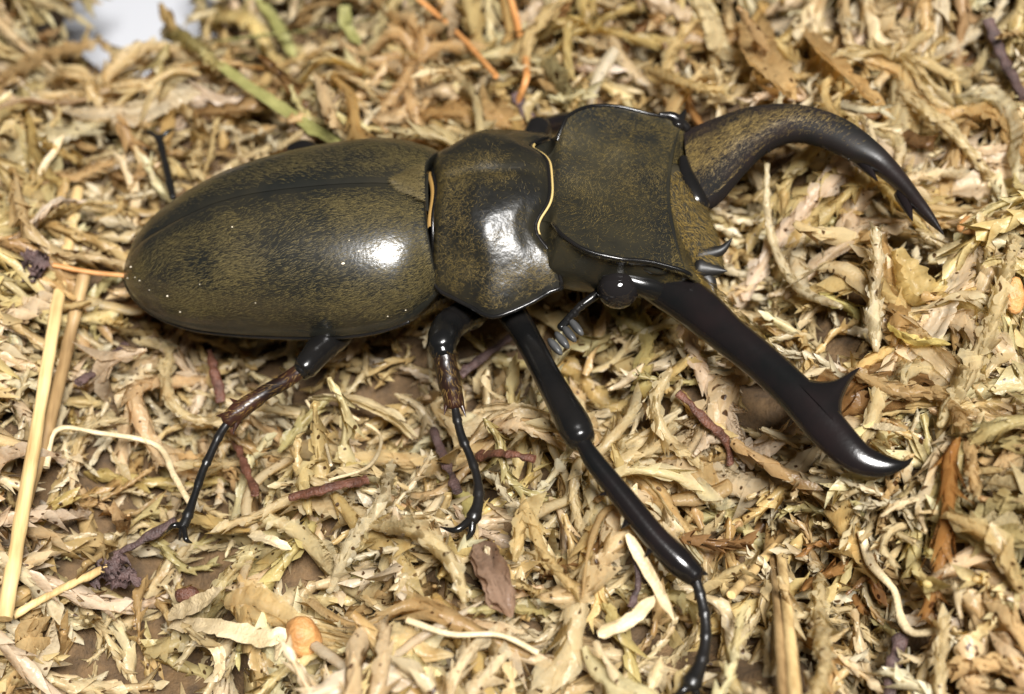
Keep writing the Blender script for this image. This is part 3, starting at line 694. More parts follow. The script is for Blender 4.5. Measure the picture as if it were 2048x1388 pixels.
_hx = np.linspace(-110, 110, 330); _hy = np.linspace(-85, 120, 310)
_HX, _HY = np.meshgrid(_hx, _hy, indexing='ij'); _HM = terrain(_HX, _HY)
def hmap(x, y):
    i = np.clip((x + 110) / 220 * 329, 0, 328.999); j = np.clip((y + 85) / 205 * 309, 0, 308.999)
    a = i.astype(int); b = j.astype(int); f = i - a; g_ = j - b
    return _HM[a, b] * (1 - f) * (1 - g_) + _HM[a + 1, b] * f * (1 - g_) + _HM[a, b + 1] * (1 - f) * g_ + _HM[a + 1, b + 1] * f * g_
def leaf_proto(cup, nx=3, ny=6, tipw=.02):
    """cupped pointed scale leaf of unit length along +x, half width .5 along y, z = outward"""
    u = np.linspace(0, 1, ny); w = np.interp(u, [0, .2, .42, .68, .87, 1], [.36, .5, .46, .24, .10, tipw])
    v = np.linspace(-1, 1, nx)
    x = np.repeat(u[:, None], nx, 1); y = w[:, None] * np.sin(v[None] * 1.35) / math.sin(1.35); z = -cup * (1 - np.cos(v[None] * 1.35)) * w[:, None]
    return np.stack([x, y, z], -1).reshape(-1, 3), grid_faces(ny, nx)
LFV, LFF = leaf_proto(1.0)
LOV, LOF = leaf_proto(1.0, 3, 4)
def strand(g, path, width, r, leafl=2.3, leafw=1.15, step=.34, spread=.28, core=.42, c0=(1, 1, 1), c1=(1, 1, 1), taper=True, flare=0.0, limp=.25, fuse=.4, low=False):
    """moss branch: thin axis clothed in overlapping pointed scale leaves"""
    q = crom(np.asarray(path, float), 8); seg = np.linalg.norm(np.diff(q, axis=0), axis=1); d = np.concatenate([[0], np.cumsum(seg)]); L = d[-1]
    n = max(6, int(L / step)); k = np.linspace(0, L, n)
    p = np.stack([np.interp(k, d, q[:, i]) for i in range(3)], 1)
    t, nn, b = frames_along(p)
    u = k / L
    w = width * (np.interp(u, [0, .12, .55, .88, 1], [.55, 1, .95, .72, .6]) if taper else np.ones(n))
    w = w * (1 + r.normal(0, .10, n))
    c0 = np.asarray(c0); c1 = np.asarray(c1)
    # axis
    tube(g, p[::2] if n > 8 else p, np.maximum(w[::2] if n > 8 else w, .1) * core * .5, seg=6, raw=True, cap=True, flat=.75, c=(c0 + c1) * .48)
    ang = np.arange(n) * 2.39996 + r.normal(0, .45, n)
    out = np.cos(ang)[:, None] * b + np.sin(ang)[:, None] * nn * .75
    sp = spread * r.uniform(.3, 1.7, n) * (1 + 1.4 * u ** 8) + flare * (r.random(n) < .18) * r.uniform(.2, 1, n)
    ld = unit(t + out * sp[:, None] + r.normal(0, .06, (n, 3)) + np.array([0, 0, -.05])); on = unit(out - ld * np.sum(out * ld, 1)[:, None]); wy = np.cross(on, ld)
    LL = leafl * w / width * r.uniform(.7, 1.2, n); LWd = leafw * w / width * r.uniform(.75, 1.2, n)
    base = p + out * (w * core * .42)[:, None] - t * .3
    LV_, LF_ = (LOV, LOF) if low else (LFV, LFF)
    v = LV_[None]
    cv = v[..., 0:1]
    curl = (r.normal(0, limp, n))[:, None, None] * cv ** 2
    V = base[:, None] + ld[:, None] * (cv * LL[:, None, None]) + wy[:, None] * (v[..., 1:2] * LWd[:, None, None]) + on[:, None] * ((v[..., 2:3]) * LWd[:, None, None] + curl * LL[:, None, None] * .5)
    sh = r.uniform(.92, 1.06, (n, 1, 1))
    C = (c0 * (1 - u[:, None]) + c1 * u[:, None])[:, None] * sh * (0.93 + .12 * cv)
    m_ = len(LV_)
    F = (LF_[None] + (np.arange(n) * m_)[:, None, None]).reshape(-1, 4)
    rad = V - p[:, None]; rad = unit(rad - t[:, None] * np.sum(rad * t[:, None], -1, keepdims=True))
    nr = unit(rad * fuse + on[:, None] * (1 - fuse) + t[:, None] * .15).reshape(-1, 3)
    g.add(V.reshape(-1, 3), F, np.broadcast_to(C, V.shape).reshape(-1, 3), nr)
    return g
def ribbon(g, path, width, r, fold=.5, serr=.25, c0=(1, 1, 1), c1=(1, 1, 1), nx=7, ref=None, twist=1.0, thick=.06):
    """papery flattened strip with folded, toothed edges"""
    q = crom(np.asarray(path, float), 11 if width > 1.4 else 7); n = len(q); t, nn, b = frames_along(q, ref)
    tw = r.normal(0, .3) + np.cumsum(r.normal(0, .12 * twist, n)); u = np.linspace(0, 1, n)
    bb = np.cos(tw)[:, None] * b + np.sin(tw)[:, None] * nn; n2 = np.cross(t, bb) * -1
    w = width / 2 * np.interp(u, [0, .1, .5, .85, 1], [.35, .9, 1, .8, .12])
    v = np.linspace(-1, 1, nx)
    e1 = w * (1 + serr * (r.random(n) ** 2 * 2 - .5) + r.normal(0, .05, n)); e0 = w * (1 + serr * (r.random(n) ** 2 * 2 - .5) + r.normal(0, .05, n))
    wv = np.where(v[None] > 0, e1[:, None], e0[:, None])
    ph = r.uniform(0, 6)
    lift = fold * w[:, None] * (v[None] ** 2 * r.uniform(.3, 1.0) + .26 * np.sin(v[None] * 6 + ph + u[:, None] * 5 + 1.2 * np.sin(u[:, None] * 13 + ph)))
    V = q[:, None] + bb[:, None] * (v[None, :, None] * wv[..., None]) + n2[:, None] * lift[..., None]
    V = V + (np.stack([noise3(V, .9, 50), noise3(V, .9, 51), noise3(V, .9, 52)], -1) - .5) * .35 * min(1, width / 1.5)
    c0 = np.asarray(c0); c1 = np.asarray(c1)
    C = (c0 * (1 - u[:, None]) + c1 * u[:, None])[:, None] * (1 + .12 * np.sin(v * 7 + ph))[None, :, None]
    g.add(V, grid_faces(n, nx), C.reshape(-1, 3))
    return g
def wander(r, L, curv, n=6, droop=.0):
    """random curved path of length L starting at the origin along +x"""
    a = r.normal(0, curv, n).cumsum() + r.normal(0, curv); a -= a.mean(); e = r.normal(0, curv * .6, n).cumsum(); e -= e.mean()
    st = L / n; p = [np.zeros(3)]
    for i in range(n):
        d = np.array([math.cos(a[i]) * math.cos(e[i]), math.sin(a[i]) * math.cos(e[i]), math.sin(e[i]) - droop * i / n]); p.append(p[-1] + unit(d) * st)
    p = np.array(p); return p - p.mean(0)

# tints of dried moss
TINT = {'cream': (.76, .66, .43), 'straw': (.73, .595, .325), 'tan': (.61, .45, .235), 'olive': (.64, .58, .31), 'white': (.81, .74, .56), 'brown': (.33, .195, .088), 'rust': (.48, .27, .105)}
VAR = []                                        # variants: (kind, arrays)
vr = np.random.default_rng(21)
for i in range(44):
    g = Geo(); kind = 'tuft' if i >= 37 else ['scaly', 'shaggy', 'scaly', 'strip', 'scaly', 'tuft', 'scaly', 'thread', 'shaggy', 'scaly', 'strip'][i % 11]
    if kind == 'scaly':
        W = vr.uniform(2.0, 3.3)
        strand(g, wander(vr, vr.uniform(13, 24), .52), W, vr, leafl=vr.uniform(1.8, 2.7), leafw=W * vr.uniform(.55, .78), step=.44, spread=vr.uniform(.14, .30), core=.44, flare=.45, limp=.24, fuse=.58, c0=(.93, .85, .73), c1=(1.05, 1.05, 1.05))
    elif kind == 'shaggy':
        W = vr.uniform(1.8, 2.8)
        strand(g, wander(vr, vr.uniform(9, 16), .35), W, vr, leafl=vr.uniform(2.2, 3.0), leafw=vr.uniform(.75, 1.1), step=.38, spread=vr.uniform(.22, .36), core=.42, flare=.4, c0=(.88, .78, .63), c1=(1.06, 1.06, 1.05))
    elif kind == 'strip':
        for k in range(vr.integers(1, 4)):
            ribbon(g, wander(vr, vr.uniform(10, 20), .33) + vr.normal(0, .6, 3), vr.uniform(1.2, 2.6), vr, fold=vr.uniform(.7, 1.3), serr=vr.uniform(.05, .22), twist=.6, c0=(.9, .84, .75), c1=(1.06, 1.05, 1.02))
    elif kind == 'tuft':
        nb = 8
        for k in range(nb):                     # shaggy head: branches arch out of one point and droop
            a = 6.283 * k / nb + vr.normal(0, .3); Lk = vr.uniform(6, 12); rise = vr.uniform(.15, .9); o2 = np.array([math.cos(a), math.sin(a), 0]); sd2 = np.array([-o2[1], o2[0], 0]) * vr.normal(0, .35)
            pts = [np.array([0, 0, -1.0]), o2 * Lk * .22 + np.array([0, 0, rise * 1.6]), (o2 + sd2 * .5) * Lk * .55 + np.array([0, 0, rise * 2.0 - .6]), (o2 + sd2) * Lk * .8 + np.array([0, 0, rise * .8 - 2.2]), (o2 * .95 + sd2 * 1.6) * Lk * .95 + np.array([0, 0, -4.2])]
            strand(g, pts, vr.uniform(1.7, 2.5), vr, leafl=vr.uniform(1.9, 2.7), leafw=vr.uniform(1.1, 1.6), step=.48, spread=vr.uniform(.18, .34), core=.42, flare=.45, fuse=.6, c0=(.9, .82, .68), c1=(1.05, 1.05, 1.03))
    else:
        p = wander(vr, vr.uniform(12, 22), .5); tube(g, p, np.interp(np.linspace(0, 1, len(p)), [0, .5, 1], [.42, .36, .12]), seg=6, n=6, bump=.15)
    VAR.append((kind, g.data()))
VARB = []                                       # plainer branches for the depths of the bed
for i in range(16):
    g = Geo(); W = vr.uniform(1.8, 2.8)
    strand(g, wander(vr, vr.uniform(10, 20), .45), W, vr, leafl=vr.uniform(2.0, 3.0), leafw=W * vr.uniform(.5, .72), step=.58, spread=vr.uniform(.16, .34), core=.38, flare=.45, fuse=.6, c0=(.9, .82, .7), c1=(1.03, 1.03, 1.03), low=True)
    VARB.append(('scaly', g.data()))
LAB = {'scaly': ('moss_strand', '{} scaly moss strand', 'moss'),
       'shaggy': ('moss_strand', '{} spiky-leaved moss strand', 'moss'),
       'strip': ('moss_strip', 'papery {} folded moss strip', 'moss'),
       'tuft': ('moss_tuft', '{} branching moss tuft', 'moss'),
       'thread': ('moss_thread', 'thin {} moss thread', 'moss'),
       'leaf': ('moss_leaf_cluster', 'crumpled {} moss leaves', 'moss')}
LANDMARK = [(330, 330, 'by the far hind foot'), (700, 200, 'behind the wing cases'), (1020, 210, 'behind the pronotum'), (1250, 120, 'behind the head'), (1560, 120, 'behind the arched mandible'),
            (1900, 330, 'by the arched mandible tip'), (1580, 430, 'between the mandibles'), (1750, 620, 'between the mandible tips'), (1850, 980, 'by the hooked mandible tip'), (1560, 900, 'below the long smooth mandible'),
            (1230, 760, 'by the antenna'), (1330, 980, 'beside the front shin'), (1480, 1250, 'beside the front foot'), (1120, 1150, 'between front and middle feet'), (830, 850, 'beside the middle shin'), (900, 1130, 'below the middle foot'),
            (560, 850, 'beside the hind shin'), (400, 1130, 'by the hind foot'), (620, 1200, 'by the orange seed'), (150, 800, 'along the straw stalks'), (120, 450, 'behind the wing case tip'), (150, 120, 'by the bare tray corner'), (1800, 1250, 'by the purple stem')]
CNAME = {'cream': 'cream', 'straw': 'straw-yellow', 'tan': 'tan', 'olive': 'greenish yellow', 'white': 'whitish', 'brown': 'brown', 'rust': 'rusty orange'}

def rotm(yaw, pitch, roll):
    cy, sy, cp, sp, cr, sr = math.cos(yaw), math.sin(yaw), math.cos(pitch), math.sin(pitch), math.cos(roll), math.sin(roll)
    return np.array([[cy, -sy, 0], [sy, cy, 0], [0, 0, 1]]) @ np.array([[cp, 0, sp], [0, 1, 0], [-sp, 0, cp]]) @ np.array([[1, 0, 0], [0, cr, -sr], [0, sr, cr]])
def pick_tint(p, r):
    q = proj(p)[0]
    browny = math.exp(-((q[0] - 1750) / 170) ** 2 - ((q[1] - 1060) / 120) ** 2)
    far = np.clip((420 - q[1]) / 400, 0, 1); green = math.exp(-((q[0] - 600) / 220) ** 2 - ((q[1] - 60) / 110) ** 2) + .5 * math.exp(-((q[0] - 330) / 280) ** 2 - ((q[1] - 1130) / 180) ** 2)
    w = np.array([3.2, 2.0, .7 + 1.2 * far + 1.8 * browny, .3 + 2.2 * green, 2.6, .03 + 1.6 * browny + .2 * far, .02 + .8 * browny + .15 * far])
    names = list(TINT); return names[r.choice(len(names), p=w / w.sum())]
def clear(pts, margin=.5):
    d = np.linalg.norm(pts[:, None] - ALLC[None, :, :3], axis=2) - ALLC[None, :, 3]
    return d.min() > margin
def hides_leg(pts, w=1.0, px=30, keep=True):
    q, dpt = proj(pts)
    d = np.linalg.norm(q[:, None] - LPX[None], axis=2); infront = dpt[:, None] < LW[None] - .3
    if np.any((d < px + 12 * w) & infront): return True
    if not keep: return False
    d = np.linalg.norm(q[:, None] - KPX[None], axis=2)
    return bool(np.any((d < 17) & (dpt[:, None] < KW[None] - .3)))

#DETAIL
# ------------------------------------------------------------------ single pieces lying in the moss
def T(px, py, dz=0.0):
    """point seen at that spot, dz above the moss surface"""
    z = 0.0
    for _ in range(6):
        p = P(px, py, z); z = .5 * z + .5 * (float(terrain(np.array([p[0]]), np.array([p[1]]))[0]) + dz)
    return P(px, py, z)
dr = np.random.default_rng(99); KEEP = []
def stem(name, pts, r, mt, label, cat, bmp=.2, seg=10, ridges=True):
    w = [T(*q) for q in pts]; KEEP.extend(crom(np.array(w), 6)); rr = [r * (.82 if mt in (M['redstalk'], M['bark']) else 1) * dr.uniform(.85, 1.12) for _ in w]; g = Geo()
    fl_ = .62 if mt in (M['redstalk'], M['bark']) else .85
    tube(g, w, rr, seg=seg, n=14, bump=bmp * (1.6 if fl_ < .8 else 1), seed=int(dr.integers(1e6)), cap=False, flat=fl_)
    for e_ in (g.v[0][:seg], g.v[0][-seg:]): g.add(np.concatenate([e_, [e_.mean(0)]]), [[k, (k + 1) % seg, seg] for k in range(seg)])
    o = obj(name, g, mt, origin=w[0]); return tag(o, label, cat)
def strip(name, pts, width, mt, label, cat, fold=.6, serr=.1, col=(1, 1, 1), k=1):
    w = np.array([T(*q) for q in pts]); KEEP.extend(crom(w, 6)); g = Geo()
    for _ in range(k): ribbon(g, w + dr.normal(0, .25, 3) * (k > 1), width, dr, fold=fold, serr=serr, c0=np.array(col) * .94, c1=np.array(col) * 1.03, twist=.4)
    o = obj(name, g, mt, col=(mt is M['moss']), origin=w[0]); return tag(o, label, cat)
def branch(pts, width, tint, label, leafl=2.3, leafw=None, spread=.14, core=.5, step=.4):
    w = np.array([T(*q) for q in pts]); KEEP.extend(crom(w, 6)); g = Geo(); c = np.array(TINT[tint])
    strand(g, w, width, dr, leafl=leafl, leafw=leafw or width * .72, step=step, spread=spread, core=core, flare=.3, limp=.15, c0=c * .95, c1=c * 1.03)
    o = obj('moss_strand', g, M['moss_clear'], col=True, origin=w[0]); return tag(o, label, 'moss')
stem('straw_stalk', [(156, 380, .6), (118, 590, 1.8), (75, 850, 3.0), (8, 1238, 4.2)], .72, M['straw'], 'long pale straw stalk, the lighter of two lying side by side', 'straw', .12)
stem('straw_stalk', [(168, 545, .6), (136, 690, 1.2), (96, 850, 1.2), (40, 1040, .8)], .78, M['straw_brown'], 'brown straw stalk half hidden behind the pale one', 'straw', .15)
stem('twig', [(252, 690, 1.0), (212, 722, 1.2), (160, 766, .9)], .72, M['bark'], 'short dark purple twig below the wing case tip', 'twig', .3)
stem('twig', [(352, 1040, .9), (290, 1075, 1.5), (230, 1112, 1.6)], .62, M['bark'], 'dark brown twig under the claws of the hind foot', 'twig', .35)
stem('moss_stalk', [(215, 1135, 1.6), (120, 1180, 1.4), (25, 1232, 1.0)], .42, M['straw'], 'thin tan stalk leading away from the shaggy bark flake', 'stalk', .2)
def clump(name, c, ax, mt, label, seed, spikes=9):
    g = Geo(); p = T(*c); KEEP.append(p); dirx = unit(CR + CU * .15)
    for i in range(spikes):
        o_ = p + dirx * dr.normal(0, ax[0] * .35) + CU * dr.normal(0, ax[1] * .4) + FW * dr.normal(0, .35); d = unit(dirx * dr.choice([-1, 1]) + CU * dr.normal(0, .35) + FW * dr.normal(0, .3)); L_ = dr.uniform(1.6, 3.2)
        ribbon(g, [o_ - d * L_ * .5, o_ + CU * dr.normal(0, .3), o_ + d * L_ * .5 + CU * dr.normal(0, .4)], dr.uniform(.9, 2.0), dr, fold=1.0, serr=.4, twist=1.6)
    return tag(obj(name, g, mt, origin=p), label, 'bark')
clump('bark_flake', (235, 1148, 1.6), (2.9, 1.3), M['bark'], 'shaggy dark brown bark flake at the end of a twig', 61)
clump('bark_flake', (55, 535, 1.6), (2.6, 1.2), M['bark'], 'ragged purple bark flake at the end of an orange stalk', 62, 14)
stem('thin_stalk', [(105, 530, 1.9), (185, 545, 1.9), (252, 551, 1.4)], .28, M['orange'], 'thin orange stalk touching the wing case tip', 'stalk', .08)
for pts, r, m_, lb in [([(418, 700, 1.2), (430, 750, 1.6), (442, 805, 1.2)], .5, 'redstalk', 'short brick-red stalk above the hind shin'), ([(463, 858, 1.0), (485, 920, 1.5), (512, 988, 1.2)], .55, 'redstalk', 'brick-red stalk crossing under the hind shin end'),
                       ([(582, 994, 1.8), (660, 975, 2.0), (732, 960, 1.6)], .6, 'redstalk', 'red stalk lying level between hind and middle legs'), ([(864, 858, 1.4), (888, 915, 1.8), (915, 985, 1.4)], .6, 'bark', 'purple stem beside the middle foot'),
                       ([(918, 750, .8), (970, 712, 1.4), (1024, 672, 1.6)], .62, 'bark', 'dark red stem between middle and front thighs'), ([(958, 912, .3), (1010, 908, .5), (1070, 918, .3)], .6, 'redstalk', 'red stalk sunk in shadow right of the middle foot'),
                       ([(1355, 785, 1.3), (1400, 830, 1.8), (1450, 880, 1.6), (1462, 925, 1.0)], .55, 'redstalk', 'dark red stalk below the long smooth mandible'), ([(1270, 1105, 1.0), (1275, 1160, 1.2), (1262, 1215, .8)], .6, 'bark', 'upright purple stem beside the front shin'),
                       ([(1804, 1272, 1.2), (1788, 1335, 1.6), (1775, 1410, 1.6)], .82, 'bark', 'thick dark purple stem lying by a pale thread'), ([(1975, 40, 1.0), (2010, 120, 1.4), (2050, 200, 1.2)], .8, 'bark', 'dark purple stem beyond the arched mandible'),
                       ([(1030, 185, .8), (1050, 225, 1.0), (1085, 265, .6)], .9, 'bark', 'rough purple bark piece behind the neck'), ([(430, 455, .4), (215, 455, .6), (160, 440, .6)], .5, 'bark', 'dark stem lying behind the wing case tip')][:11]:
    stem('stalk' if m_ == 'redstalk' else 'twig', pts, r, M[m_], lb, 'stalk' if m_ == 'redstalk' else 'stem', .3)
stem('pale_thread', [(92, 935, .8), (114, 860, 1.8), (200, 866, 2.2), (312, 890, 2.2), (350, 955, 1.8), (388, 1020, 1.0)], .33, M['shred'], 'bent pale thread with a sharp kink near the hind foot', 'thread', .08)
stem('pale_thread', [(1722, 1062, 1.6), (1742, 1125, 2.2), (1788, 1180, 2.6), (1803, 1240, 2.4), (1828, 1266, 2.2), (1882, 1260, 1.6)], .4, M['shred'], 'winding cream thread above the thick purple stem', 'thread', .12)
for pts, r, lb in [([(612, 800, 1.6), (640, 850, 2.2), (662, 930, 1.8)], .16, 'hair-thin pale fibre hanging beside the hind knee'), ([(700, 830, 1.6), (760, 870, 2.2), (740, 930, 2.2), (660, 960, 1.8)], .2, 'thin curled pale fibre above the level red stalk'), ([(815, 1240, 1.8), (900, 1268, 2.2), (1000, 1270, 2.2), (1075, 1305, 1.6)], .3, 'long cream thread below the middle foot')]:
    stem('pale_thread', pts, r, M['shred'], lb, 'thread', .05)
# seed
g = Geo(); p = T(604, 1282, .9); KEEP.append(p); ellipsoid(g, p, [CR * 1.7, CU * 2.1, FW * 1.7], 20, 24)
g.v[0] = g.v[0] + unit(g.v[0] - p) * ((noise3(g.v[0], 1.5, 71) - .5) * 1.0 + (noise3(g.v[0], .5, 73) - .5) * .18)[:, None]; tag(obj('seed', g, M['seed'], origin=p), 'round orange-brown seed sitting in the moss', 'seed')
for c, ax, lb in [((1945, 452, 1.6), (1.6, 1.0), 'rusty husk past the arched mandible tip'), ((2030, 592, 1.6), (1.1, 1.8), 'rusty husk at the edge beyond the upright strand'), ((372, 1190, 1.4), (1.2, .9), 'dark red husk beside the white shreds')]:
    g = Geo(); p = T(*c); ellipsoid(g, p, [CR * ax[0], CU * ax[1], FW * .7], 14, 16); g.v[0] = g.v[0] + unit(g.v[0] - p) * ((noise3(g.v[0], .9, 72) - .5) * .5)[:, None]
    tag(obj('husk', g, M['redstalk'] if 'dark' in lb else M['seed'], origin=p), lb, 'husk')
for pts, w_, lb in [([(335, 1235, 2.6), (395, 1208, 3.2), (446, 1178, 3.0)], 1.7, 'short white shred with a frayed end above another shred'), ([(338, 1250, 2.4), (430, 1254, 3.0), (525, 1276, 3.0), (562, 1272, 2.4), (552, 1320, 1.6)], 1.8, 'long white shred curling round at its end'),
                    ([(385, 1282, 2.2), (432, 1296, 2.6), (438, 1340, 2.4), (418, 1380, 1.6)], 1.1, 'narrow white shred hooked downward below longer shred'), ([(1562, 582, 3.6), (1608, 556, 4.2), (1653, 524, 4.4)], .8, 'thin white splinter between the mandibles'),
                    ([(1718, 850, 2.0), (1765, 856, 2.4), (1812, 862, 2.0)], 1.0, 'white splinter by the big mandible tooth'), ([(78, 350, 1.6), (105, 310, 2.2), (128, 268, 2.4)], 1.0, 'pale splinter leaning up behind the wing case tip'),
                    ([(500, 1070, 2.0), (540, 1082, 2.4), (582, 1100, 2.0)], 1.3, 'small yellowish chip right of the hind foot'), ([(1195, 1270, 2.0), (1260, 1240, 2.6), (1312, 1190, 2.4)], 1.3, 'pale splinter pointing up at the front foot'), ([(1255, 1068, 2.0), (1300, 1150, 2.4), (1350, 1240, 2.2)], 1.1, 'pale splinter leaning across the front shin spines')]:
    strip('moss_shred', pts, w_, M['shred'], lb, 'shred', fold=.4, serr=.06)
stem('straw_stalk', [(1550, 1092, 1.6), (1508, 1140, 1.8), (1462, 1190, 1.2)], .52, M['straw'], 'short straw stalk leaning in an upturned V', 'straw', .1)
stem('straw_stalk', [(1560, 1095, 1.6), (1574, 1220, 1.8), (1590, 1400, 1.8)], .55, M['straw'], 'upright straw stalk of the upturned V', 'straw', .1)
stem('straw_stalk', [(1545, 1110, 1.2), (1556, 1230, 1.3), (1566, 1400, 1.3)], .42, M['straw_brown'], 'thin brown straw stalk behind the upright one', 'straw', .1)
branch([(1680, 612, .8), (1600, 578, 2.0), (1556, 510, 3.6), (1535, 430, 5.2), (1534, 330, 6.6)], 1.7, 'white', 'pale notched moss strand rising in a hook between the mandibles', leafl=1.7, spread=.08, core=.65)
branch([(1752, 700, .6), (1748, 600, 2.4), (1755, 530, 3.8), (1752, 458, 5.2)], 2.5, 'white', 'upright pointed cream moss strand beside the splinter between the mandibles')
branch([(1880, 850, 1.0), (1960, 700, 2.4), (2000, 590, 3.4), (2030, 480, 4.0)], 3.2, 'cream', 'broad cream moss strand slanting up past the big tooth')
branch([(1700, 740, 1.6), (1790, 780, 2.4), (1880, 790, 2.6), (1930, 860, 2.0), (1950, 980, 1.2)], 2.6, 'tan', 'tan moss strand bending down beside the hooked mandible')
branch([(1340, 740, .8), (1310, 800, 2.0), (1330, 870, 2.6), (1400, 930, 2.2)], 2.4, 'cream', 'cream moss strand looping beside the dark red stalk')
branch([(1030, 1120, 1.0), (1050, 1020, 2.4), (1090, 1110, 2.6), (1150, 1180, 1.8)], 2.3, 'straw', 'straw moss strand curling between front and middle feet')
branch([(930, 1200, 1.0), (900, 1120, 2.2), (830, 1060, 2.6), (740, 1050, 2.0)], 2.8, 'cream', 'thick cream moss strand reaching below the long claw')
branch([(660, 1180, .6), (700, 1090, 2.2), (760, 1010, 2.6), (780, 930, 2.0)], 2.6, 'white', 'whitish moss strand rising toward the level red stalk')
branch([(270, 680, 1.0), (335, 700, 2.2), (330, 770, 2.6), (370, 830, 2.2), (470, 850, 1.2)], 2.4, 'cream', 'bent cream moss strand below the wing case edge')
branch([(560, 900, 1.0), (600, 850, 2.4), (650, 800, 2.0)], 2.0, 'olive', 'greenish moss strand beside the hind shin')
branch([(1640, 1150, .8), (1640, 1240, 2.0), (1650, 1320, 2.4), (1630, 1400, 1.6)], 2.6, 'cream', 'stout cream moss strand right of the straw V', spread=.2)
branch([(1880, 1400, 1.4), (1880, 1320, 2.6), (1888, 1240, 3.6)], 2.2, 'cream', 'upright cream moss strand beside the thick purple stem')
branch([(2040, 1180, 1.6), (1990, 1080, 2.4), (1900, 1030, 2.0)], 3.0, 'straw', 'broad straw moss strand below the hooked tip')
branch([(1330, 150, 1.0), (1350, 90, 2.4), (1390, 40, 2.6)], 2.8, 'straw', 'blurred straw moss strand behind the head', spread=.2)
branch([(1300, 140, 1.2), (1380, 170, 2.2), (1450, 180, 1.4)], 3.0, 'straw', 'blurred yellow moss strand above the far head corner', spread=.2)
branch([(1800, 180, 1.4), (1900, 260, 2.6), (1980, 350, 1.6)], 2.8, 'cream', 'blurred pale moss strand above the arched mandible tip')
branch([(0, 160, 2.6), (90, 110, 3.4), (180, 90, 2.6)], 3.4, 'tan', 'blurred tan moss strand below the bare tray corner', spread=.25)
branch([(330, 60, 2.0), (390, 90, 3.2), (430, 130, 2.6)], 3.2, 'olive', 'pale curled moss strand beside the green blades', spread=.3)
strip('moss_leaf', [(1775, 655, 1.6), (1830, 688, 2.2), (1905, 690, 1.6)], 2.4, M['moss'], 'bright yellow moss leaf beside the broad slanting strand', 'leaf', .6, .1, (.80, .68, .28))
strip('moss_leaf', [(1508, 40, 1.6), (1516, 110, 2.8), (1556, 165, 2.6), (1592, 200, 1.2)], 4.6, M['moss'], 'broad tan leaf standing behind the arched mandible', 'leaf', .6, .08, (.66, .46, .22))
strip('moss_leaf', [(1620, 60, 1.6), (1672, 130, 2.8), (1735, 190, 2.4), (1780, 235, 1.2)], 4.0, M['moss'], 'long tan leaf slanting down to the arched mandible', 'leaf', .6, .08, (.62, .41, .18))
strip('moss_leaf', [(620, 790, 1.4), (700, 795, 2.0), (770, 820, 2.0), (830, 870, 1.0)], 2.0, M['moss'], 'flat pale fibre strip between hind and middle shins', 'leaf', .5, .05, (.74, .64, .42), 2)
strip('moss_leaf', [(955, 1085, .3), (985, 1150, 1.4), (1015, 1230, 1.4)], 2.6, M['moss'], 'purplish brown papery strip below the middle foot', 'leaf', .8, .1, (.36, .24, .17), 2)
for pts, w_, lb in [([(425, 84, 2.2), (600, 64, 2.6), (750, 36, 2.2)], 1.1, 'green grass blade lying level behind the wing cases'), ([(420, 118, 1.2), (560, 215, 1.8), (715, 312, 1.2)], 1.6, 'dull green blade slanting down to the wing cases'), ([(510, -10, .8), (560, 60, 1.2), (590, 120, .8)], 2.0, 'short broad green blade crossing the level one'), ([(700, -20, .6), (690, 40, 1.2), (720, 90, .8)], 1.8, 'dark green blade end beyond the level blade')]:
    strip('grass_blade', pts, w_, M['grass'], lb, 'grass blade', .5, .02)
stem('thin_stalk', [(828, -10, 1.6), (915, 66, 2.0), (992, 152, 1.2)], .36, M['orange'], 'thin orange-brown stalk sloping behind the pronotum', 'stalk', .1)
stem('thin_stalk', [(1020, -10, 1.6), (1044, 85, 2.2), (1053, 150, 2.0), (1034, 208, 1.2)], .42, M['orange'], 'kinked orange-brown stalk behind the neck', 'stalk', .1)
# woody chip
g = Geo(); a_, b_ = T(-60, 1366, -2.5), T(292, 1410, -3.0); dx = unit(b_ - a_); L_ = np.linalg.norm(b_ - a_); up_ = unit(np.array([0, -.3, 1.0]) - dx * (np.array([0, -.3, 1.0]) @ dx)); dy = np.cross(up_, dx)
u = np.linspace(0, 1, 24); ang = np.arange(16) * 2 * math.pi / 16
prof = np.stack([np.sign(np.cos(ang)) * np.abs(np.cos(ang)) ** .45 * 2.2, np.sign(np.sin(ang)) * np.abs(np.sin(ang)) ** .45 * .8], 1)
V = a_ + dx * (u * L_)[:, None, None] + prof[None, :, 0:1] * dy * (1 - .35 * u ** 4)[:, None, None] + prof[None, :, 1:2] * up_
V = V + (noise3(V, 1.5, 77) - .5)[..., None] * .5
g.add(V, grid_faces(24, 16, cv=True)); g.add(V[-1], [list(range(16))])
tag(obj('wood_chip', g, M['chip'], origin=a_), 'blurred pale flat wood chip low in the hollow', 'wood chip')

mr_ = np.random.default_rng(5)
_nc = {}; KPX, KW = proj(np.array(KEEP)[::2])
def NV(v, fl, nr):
    k = id(v)
    if k not in _nc: _nc[k] = np.where((np.abs(nr).sum(1) > 0)[:, None], nr, vert_normals(v, fl))
    return _nc[k]
cand = []
CORN = [P(0, 0, 0), P(2048, 0, 0), P(2048, 1388, 0), P(0, 1388, 0)]
x0, x1 = min(c[0] for c in CORN) - 12, max(c[0] for c in CORN) + 12; y0, y1 = min(c[1] for c in CORN) - 14, max(c[1] for c in CORN) + 10
NT = 3000; NTOP = 1400
xs = mr_.uniform(x0, x1, NT); ys = mr_.uniform(y0, y1, NT); hs = hmap(xs, ys)
pq = proj(np.stack([xs, ys, hs], 1))[0]
hol = np.max([np.exp(-((xs - c[0]) ** 2 + (ys - c[1]) ** 2) / (r * r)) for c, r, d in HOL], 0)
mass = Geo(); single = []; TUFTS = [k for k, q in enumerate(VAR) if q[0] == 'tuft']
